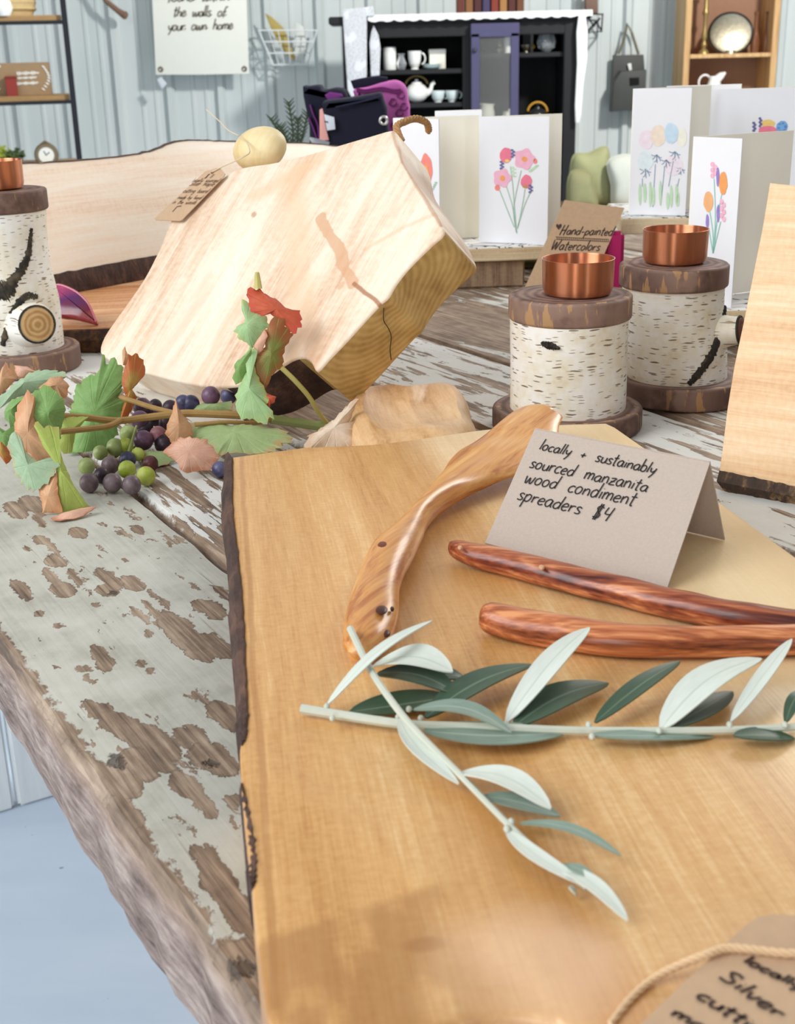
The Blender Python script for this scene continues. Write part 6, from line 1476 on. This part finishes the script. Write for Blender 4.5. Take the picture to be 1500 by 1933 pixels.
# ---- wall things
def build_wall_things():
    Y = YW-.055
    cl = plain('canvas_cloth', rgb(230, 232, 222), 0.85, 0, 0.02, 30)
    Yk = Y; Y = YW-.15
    r = thing('canvas_banner', 'off-white canvas banner with black script lettering on the metal wall', 'banner', at(378, 142, Y))
    prism([(283,-90),(462,-90),(470,139),(380,141),(294,141)], Y, .008, cl, 'canvas', r, .001)
    p = at(300, 0, Y-.001); ex = V((1, 0, 0)); ez = V((0, 0, 1)); n = V((0, -1, 0)); g = G()
    for txt, a, b in [('found within', (315, 3), (432, 1)), ('the walls of', (326, 31), (425, 31)), ('your own home', (316, 58), (438, 55))]:
        A, B = at(*a, Y-.001), at(*b, Y-.001); L = (B-A).length; e = (B-A)/L; s = L/(sum(GL[c][0] for c in txt)*0.92)
        g2 = write([(0, 0, 1, txt)], A, e*s, ez*s*1.0, n, .0075, adv=.92, slant=.32, join=True, lift=.002); g.add(g2.v, g2.f)
    g.mk('lettering', plain('banner_ink', rgb(120, 114, 100), 0.8), r, kind='stuff')
    for x, y in ((303,131),(461,130)):
        c = at(x, y, Y-.004); G().lathe([(.006, 0), (.012, .003), (.016, 0)], c, 16, Matrix.Rotation(R(90), 3, 'X')).mk('grommet', plain('grommet_metal', rgb(120, 112, 96), 0.4, 0.7), r)
    o = prism([(296,150),(304,145),(315,158),(306,168)], Y-.02, .003, plain('glassine', rgb(206, 212, 220), 0.5), 'price_ticket', r, .0005)
    # wire basket with dried leaf
    Y = Yk; Y2 = YW-.07; WIRE = plain('white_wire', rgb(214, 220, 220), 0.5)
    r = thing('wire_basket', 'white wire wall basket to the right of the canvas banner', 'basket', at(543, 122, Y2-.08))
    B = lambda x, y: (440+x/3.5714, y/3.5714)
    for fr, to in (((170,200),(270,440)), ((565,200),(500,435))):
        for q in (-.10, -.01): G().tube([at(*B(*fr), Y2+q), at(*B(*to), Y2+q*.7)], .005, 6).mk('upright_wire', WIRE, r)
    for f in (0, .33, .66, 1):
        a = (170+100*f, 205+233*f); b = (565-65*f, 205+230*f)
        for q in (-.10, -.01): G().tube([at(*B(*a), Y2+q*(1-.3*f)), at(*B(*b), Y2+q*(1-.3*f))], .0045, 6).mk('cross_wire', WIRE, r)
        for e in (a, b): G().tube([at(*B(*e), Y2-.10*(1-.3*f)), at(*B(*e), Y2-.01*(1-.3*f))], .0045, 6).mk('cross_wire', WIRE, r)
    for k in range(1, 6): f = k/6; G().tube([at(*B(170+395*f, 203), Y2-.1), at(*B(270+230*f, 438), Y2-.07)], .003, 6).mk('upright_wire', WIRE, r)
    dm = plain('dried_leaf', rgb(168, 150, 84), 0.7, 0, .15, 30); 
    o = prism([B(215,90),B(260,115),B(340,190),B(380,290),B(420,390),B(400,405),B(360,370),B(300,280),B(250,180)], Y2-.05, .008, dm, 'dried_leaf', None, .003); tag(o, 'olive-yellow dried leaf standing in the white wire basket', 'dried leaf')
    o = prism([(556,40),(572,50),(578,90),(566,120),(556,110)], Y2-.045, .006, plain('pale_dried_leaf', rgb(206, 210, 204), 0.7), 'dried_leaf', None, .002); tag(o, 'pale grey dried leaf standing in the white wire basket', 'dried leaf')
    # rolling pin in clear wrap
    r = thing('wooden_stick', 'turned wooden stick in clear wrap hanging at the top left of the wall', 'stick', at(240, 30, Y2))
    P = [at(180, -30, Y2-.05), at(200, 2, Y2-.05), at(222, 20, Y2-.05), at(232, 27, Y2-.05), at(236, 29, Y2-.05), at(240, 31, Y2-.05)]
    G().tube(P, [.014, .014, .016, .02, .024, .016], 12).mk('shaft', plain('walnut', rgb(120, 92, 74), 0.5), r)
    # tin wall pocket
    r = thing('tin_wall_pocket', 'dark grey tin wall pocket hanging by a wire on the metal wall', 'wall pocket', at(1186, 212, Y2)); TIN = plain('dark_tin', rgb(72, 74, 72), 0.6, 0.3, .12, 20); D_ = lambda x, y: (1080+x/3.5714, y/3.5714)
    prism([D_(275,372),D_(480,368),D_(488,470),D_(470,700),D_(260,755)], Y2-.01, .03, TIN, 'back_plate', r)
    prism([D_(330,480),D_(500,470),D_(488,740),D_(262,752),D_(275,560)], Y2-.10, .09, TIN, 'pocket', r, .006)
    prism([D_(385,525),D_(450,522),D_(450,572),D_(388,578)], Y2-.105, .004, plain('black_slot', rgb(12, 12, 12), 0.9), 'slot', r, .0005)
    prism([D_(372,430),D_(395,425),D_(402,470),D_(382,478)], Y2-.03, .004, plain('pale_label', rgb(220, 224, 222), 0.7), 'label', r, .0005)
    WR = plain('rusty_wire', rgb(110, 106, 84), 0.6)
    G().tube([at(*D_(310,365), Y2), at(*D_(350,260), Y2-.01), at(*D_(370,160), Y2-.01), at(*D_(400,220), Y2-.01), at(*D_(445,365), Y2)], .008, 8).mk('hanger', WR, r)
build_wall_things()

# ---- shelf unit with silver tray at the right
def build_right_shelf():
    Y = 7.55; D = .28; W0, W1 = at(1292, 80, Y).x, at(1468, 80, Y).x; OAK = wood('oak_shelf', [(0.28, rgb(166, 126, 78)), (0.5, rgb(196, 158, 108)), (0.72, rgb(212, 178, 130))], across=20, along=1.5, axis=2, rough=0.5)
    root = thing('bookcase', 'light oak bookcase with open shelves at the upper right', 'bookcase', ((W0+W1)/2, Y+D/2, 0)); H = 1.75
    for x in (W0+.016, W1-.016): G().bbox((x, Y+D/2, H/2), (.034, D, H), .003).mk('side_panel', OAK, root)
    G().box(((W0+W1)/2, Y+D-.006, H/2), (W1-W0-.06, .01, H-.02)).mk('back_panel', plain('red_brown_back', rgb(146, 108, 82), 0.6), root, smooth=False)
    zs = []
    for py in (101, 200, 300):
        z = at(1380, py, Y).z; zs.append(z); G().bbox(((W0+W1)/2, Y+D/2, z-.011), (W1-W0-.066, D-.015, .022), .002).mk('shelf', OAK, root)
    G().bbox(((W0+W1)/2, Y+D/2, H-.012), (W1-W0-.066, D-.01, .024), .002).mk('shelf', OAK, root)
    Yi = Y+.12
    E_ = lambda x, y: (1080+x/3.5714, y/3.5714)
    r = thing('silver_tray', 'oval tarnished silver tray standing on edge in the oak bookcase', 'tray', (at(*E_(1065,340), Yi).x, Yi, zs[0])); c = at(*E_(1062, 215), Yi); c.z = zs[0]+.105
    M = Matrix.Rotation(R(82), 3, 'X'); S = Matrix.Diagonal((1.12, 1.0, 1.0))
    MM = M @ S
    G().lathe([(.001, .004), (.085, .006), (.105, .016)], c, 40, MM).mk('well', SILV, r); G().lathe([(.104, .014), (.112, .02), (.118, .014), (.112, .010), (.104, .014)], c, 40, MM).mk('rim', plain('dark_silver', rgb(96, 96, 92), 0.3, 1.0), r)
    G().lathe([(.001, 0), (.035, 0), (.03, .015), (.001, .018)], V((c.x, Yi-.03, zs[0])), 20).mk('stand', SILV, r)
    r = thing('candlestick', 'tall brass candlestick left of the silver tray', 'candlestick', (at(1328, 90, Yi).x, Yi, zs[0])); c = V((at(1328, 90, Yi).x, Yi, zs[0])); 
    G().lathe([(.001, 0), (.032, 0), (.03, .012), (.012, .03), (.018, .05), (.01, .07), (.02, .10), (.01, .13), (.012, .2), (.02, .22), (.012, .24), (.012, .36)], c, 20).mk('stem', plain('pale_brass', rgb(160, 140, 90), 0.4, 0.6), r); G().lathe([(.012, .355), (.024, .365), (.02, .37), (.001, .365)], c, 20).mk('drip_pan', plain('pale_brass', rgb(160, 140, 90), 0.4, 0.6), r)
    for k, (px, lab) in enumerate(((1424, 'slim brown glass bottle right of the silver tray'), (1446, 'slim brown glass bottle at the right end of the tray shelf'))):
        c = V((at(px, 90, Yi).x, Yi, zs[0])); r = thing('brown_bottle', lab, 'bottle', c, 'brown bottles in the bookcase')
        AM = plain('amber_glass', rgb(112, 70, 44), 0.2); G().lathe([(.001, 0), (.024, 0), (.026, .06), (.02, .10), (.012, .13), (.012, .21), (.001, .212)], c, 18).mk('body', AM, r); G().lathe([(.012, .2), (.015, .205), (.015, .22), (.001, .222)], c, 18).mk('stopper', AM, r)
    r = thing('cream_jug', 'white cream jug with a looped handle in the oak bookcase', 'jug', (at(1350, 165, Yi).x, Yi, zs[1])); c = V((at(1347, 165, Yi).x, Yi, zs[1]))
    zt = at(*E_(1000, 490), Yi).z-zs[1]
    g = G(); g.lathe([(.001, 0), (.034, 0), (.03, .01), (.05, zt*.35), (.046, zt*.55), (.03, zt*.8), (.034, zt*.9), (.03, zt*.9), (.001, zt*.4)], c, 24)
    g.mk('body', CER, r)
    G().tube([c+V((.012, 0, zt*.78)), c+V((.04, 0, zt*.92)), c+V((.062, 0, zt))], [.026, .02, .006], 12).mk('spout', CER, r)
    P = [c+V((-.055+.035*math.cos(R(a)), 0, zt*.72+.04*math.sin(R(a)))) for a in range(20, 300, 20)]; G().tube(P, .006, 8).mk('handle', CER, r)
build_right_shelf()

# ---- metal and wood rack at the upper left
def build_rack():
    Y = 6.2; D = .34; root = thing('metal_rack', 'black metal rack with wooden shelves at the upper left', 'rack', (at(60, 150, Y).x-.3, Y, 0)); WD = wood('rack_wood', [(0.28, rgb(128, 98, 60)), (0.5, rgb(160, 128, 84)), (0.72, rgb(182, 150, 104))], across=20, along=1, axis=0, rough=0.6)
    xr = at(134, 150, Y).x; xl = xr-1.0; Yb = Y+D
    for x, y in ((xr, Y), (xl, Y), (xr-.42, Yb), (xl, Yb)): G().bbox((x, y, .85), (.026, .026, 1.7), .003).mk('post', BLACKM, root)
    zs = []
    for py in (30, 181, 310):
        z = at(60, py, Y).z; zs.append(z); G().bbox(((xr+xl)/2, Y+D/2, z-.012), (xr-xl-.03, D-.03, .028), .002).mk('shelf', WD, root)
        G().bbox(((xr+xl)/2, Y-.006, z-.03), (xr-xl, .012, .016), .002).mk('front_rail', BLACKM, root)
    Yi = Y+.08
    # wooden plaque with white wreath lettering
    r = thing('wooden_plaque', 'brown wooden plaque with white lettering and leaf wreath on the rack', 'sign', (at(50, 175, Yi).x, Yi, zs[1])); z0 = zs[1]+.001
    a, b = at(-25, 120, Yi), at(102, 118, Yi); G().bbox(((a.x+b.x)/2, Yi, z0+(a.z-z0)/2), (b.x-a.x, .02, a.z-z0), .002).mk('board', plain('plaque_wood', rgb(150, 124, 92), 0.7, 0, .15, 30), r)
    WHT = plain('chalk_white', rgb(236, 236, 228), 0.8); g = G(); n = V((0, -1, 0)); yy = Yi-.0115
    for (xa, xb, ya, am, fr) in [(42, 80, 138, 3.2, 1.05), (44, 76, 147, 1.8, 1.5), (42, 80, 157, 2.6, 1.2)]:
        P = [at(xa+(xb-xa)*k/60+1.6*math.cos(k*fr), ya-am*math.sin(k*fr)*(0.6+0.4*math.sin(k*0.31))-1.5*k/60, yy) for k in range(61)]
        g.ribbon([p-V((0, 0.001, 0)) for p in P], .005, n)
    g.mk('lettering', WHT, r, kind='stuff'); g = G()
    for sx, cx in ((1, 90), (-1, 10)):
        for k in range(9):
            t = k/8; p = at(cx+sx*(10*math.sin(t*math.pi)), 168-t*42, yy); g.ball(p+V((0.0, -.001, 0)), .009, .002, .0035, 8, Matrix.Rotation(R(35*sx), 3, 'Y'))
    g.mk('wreath', WHT, r, kind='stuff')
    r = thing('red_tin', 'small dark red box before the wooden plaque on the rack', 'box', (at(30, 178, Y+.04).x, Y+.04, zs[1])); c = at(30, 160, Y+.045); h = at(30, 146, Y+.045).z-zs[1]
    G().bbox((c.x, c.y, zs[1]+h/2), (.05, .03, h), .002).mk('body', plain('dark_red', rgb(136, 44, 34), 0.5), r); G().bbox((c.x, c.y, zs[1]+h), (.054, .034, .012), .002).mk('lid', plain('dark_red2', rgb(116, 36, 28), 0.5), r)
    r = thing('tan_basket', 'tan woven basket on the top shelf of the rack, cut by the upper edge', 'basket', (at(35, 25, Yi).x, Yi+.05, zs[0])); c = V((at(30, 25, Yi).x, Yi+.06, zs[0]+.001))
    BK = plain('tan_weave', rgb(196, 172, 124), 0.8, 0, .2, 60, bump=.6); G().lathe([(.001, 0), (.10, 0), (.12, .06), (.11, .14), (.105, .14), (.001, .02)], c, 24).mk('bowl', BK, r)
    for k in range(4): G().lathe([(.108+.01*math.sin(k), .02+k*.03), (.122, .03+k*.03), (.112, .04+k*.03)], c, 24).mk('weave_band', BK, r)
    r = thing('white_jar', 'white rounded jar beside the tan basket on the top shelf', 'jar', (at(-2, 20, Y+.04).x, Y+.05, zs[0])); c = V((at(14, 20, Y+.04).x, Y+.05, zs[0])); G().lathe([(.001, 0), (.03, 0), (.045, .03), (.04, .06), (.025, .075), (.03, .085)], c+V((.0, -.02, .001)), 20).mk('body', CER, r); G().lathe([(.001, .08), (.032, .084), (.028, .094), (.001, .098)], c+V((.0, -.02, .001)), 20).mk('lid', CER, r)
    c = V((at(98, 300, Yi).x, Yi, zs[2]+.001)); r = thing('mantel_clock', 'small bronze clock with a white dial on the low rack shelf', 'clock', c); M = Matrix.Rotation(R(90), 3, 'X')
    q = V((c.x, c.y, at(98, 291, Yi).z)); G().lathe([(.001, .03), (.05, .03), (.056, .015), (.056, -.015), (.001, -.02)], q, 28, M).mk('case', plain('aged_bronze', rgb(124, 112, 88), 0.5, 0.4), r); G().lathe([(.001, 0), (.036, 0), (.036, .002), (.001, .0025)], q+V((0, -.031, 0)), 28, M).mk('dial', plain('dial_white', rgb(226, 226, 218), 0.5), r)
    G().tube([q+V((0, -.034, 0)), q+V((.016, -.034, .014))], .0022, 6).mk('hand', INK, r); G().tube([q+V((0, -.034, 0)), q+V((-.01, -.034, .02))], .0022, 6).mk('hand', INK, r)
    for s in (-1, 1): G().tube([q+V((s*.03, 0, -.04)), V((q.x+s*.04, q.y, zs[2]+.003))], .008, 8).mk('foot', plain('aged_bronze', rgb(124, 112, 88), 0.5, 0.4), r)
    G().tube([q+V((-.02, 0, .05)), q+V((0, 0, .062)), q+V((.02, 0, .05))], .005, 8).mk('top_ring', plain('aged_bronze', rgb(124, 112, 88), 0.5, 0.4), r)
    for px, lab, cc, sz in ((12, 'yellow-green leafy plant on the low rack shelf at the left edge', rgb(156, 170, 60), .075), (42, 'small dark green plant beside the bright one on the low rack shelf', rgb(72, 92, 54), .05)):
        c = V((at(px, 300, Yi).x, Yi, zs[2]+.001)); r = thing('potted_plant', lab, 'plant', c); G().lathe([(.001, 0), (.03, 0), (.036, .03), (.032, .03), (.001, .026)], c, 18).mk('pot', plain('grey_pot', rgb(120, 116, 108), 0.8), r); g = G(); rnd = random.Random(px)
        for k in range(60):
            d = V((rnd.gauss(0, 1), rnd.gauss(0, 1), abs(rnd.gauss(0, .8)))).normalized(); p = c+V((0, 0, .03))+d*sz*rnd.uniform(.3, .9); g.ball(p, .014, .010, .004, 6, Matrix.Rotation(rnd.uniform(-1, 1), 3, 'X') @ Matrix.Rotation(rnd.uniform(-1, 1), 3, 'Y'))
        g.mk('foliage', plain('foliage_%d' % px, cc, 0.7), r, kind='stuff')
_before = set(bpy.data.objects)
build_rack()
def turn_rack():
    Y = 6.2; xr = at(134, 150, Y).x; P = V((xr, Y, 0)); M = Matrix.Translation(P) @ Matrix.Rotation(math.atan2(-xr, Y), 4, 'Z') @ Matrix.Translation(-P)
    for o in bpy.data.objects:
        if o not in _before and o.parent is None: o.matrix_world = M @ MW[o]
turn_rack()

# ---- cushions on a low bench
def build_cushions():
    Y = 6.3; z = at(1130, 392, Y).z; cx = at(1130, 392, Y).x
    r = thing('low_bench', 'low wooden bench under the cushions beside the black hutch', 'bench', (cx+.1, Y+.12, 0)); bm_ = plain('bench_wood', rgb(150, 130, 100), 0.7)
    G().bbox((cx+.1, Y+.12, z-.015), (.8, .4, .03), .004).mk('seat', bm_, r)
    for sx in (-1, 1):
        for sy in (-1, 1): G().bbox((cx+.1+sx*.36, Y+.12+sy*.16, (z-.03)/2), (.05, .05, z-.03), .004).mk('leg', bm_, r)
    def cushion(name, label, pts, Yc, th, mat, seam=None):
        P = [at(x, y, Yc) for x, y in pts]; P = crom([(p.x, p.z) for p in P], 6, True); cx_ = sum(p.x for p in P)/len(P); cz = sum(p.y for p in P)/len(P); vs = []; fs = []; n = len(P); K = 7
        prof = [(1-abs(math.cos(math.pi*k/(2*K)))*0 if False else math.sin(math.pi*k/(2*K)), math.cos(math.pi*k/(2*K))) for k in range(K+1)]
        rings = [(s, -h) for s, h in prof]+[(s, h) for s, h in prof[::-1][1:]]
        for s, h in rings:
            s = max(s, .02)**.6
            for p in P: vs.append((cx_+(p.x-cx_)*s, Yc+th/2*h, cz+(p.y-cz)*s))
        for k in range(len(rings)-1):
            for i in range(n): fs.append((k*n+i, k*n+(i+1) % n, (k+1)*n+(i+1) % n, (k+1)*n+i))
        fs += [tuple(range(n)), tuple((len(rings)-1)*n+i for i in range(n))]
        r = thing(name, label, 'cushion', (cx_, Yc, z), 'cushions on the low bench'); mk('cover', vs, fs, mat, r); G().tube([V((p.x, Yc, p.y)) for p in P]+[V((P[0].x, Yc, P[0].y))], .006, 6, cap=False).mk('piping', mat, r)
    OL = plain('olive_linen', rgb(150, 152, 112), 0.9, 0, .12, 25, bump=.4); OB = plain('olive_linen2', rgb(132, 132, 96), 0.9, 0, .14, 25, bump=.4); GY = plain('grey_linen', rgb(184, 188, 178), 0.9, 0, .05, 40, bump=.4)
    cushion('cushion', 'olive green cushion with a peaked corner beside the black hutch', [(1080,300),(1110,290),(1143,278),(1150,310),(1158,388),(1120,391),(1078,391)], Y+.16, .16, OL)
    cushion('cushion', 'darker olive cushion with a stitched square in front of the peaked one', [(1076,328),(1110,326),(1118,350),(1126,391),(1095,393),(1072,393)], Y+.02, .1, OB)
    cushion('cushion', 'pale grey cushion partly hidden by the pastel card', [(1149,303),(1200,300),(1215,391),(1160,391),(1154,350)], Y+.05, .12, GY)
build_cushions()
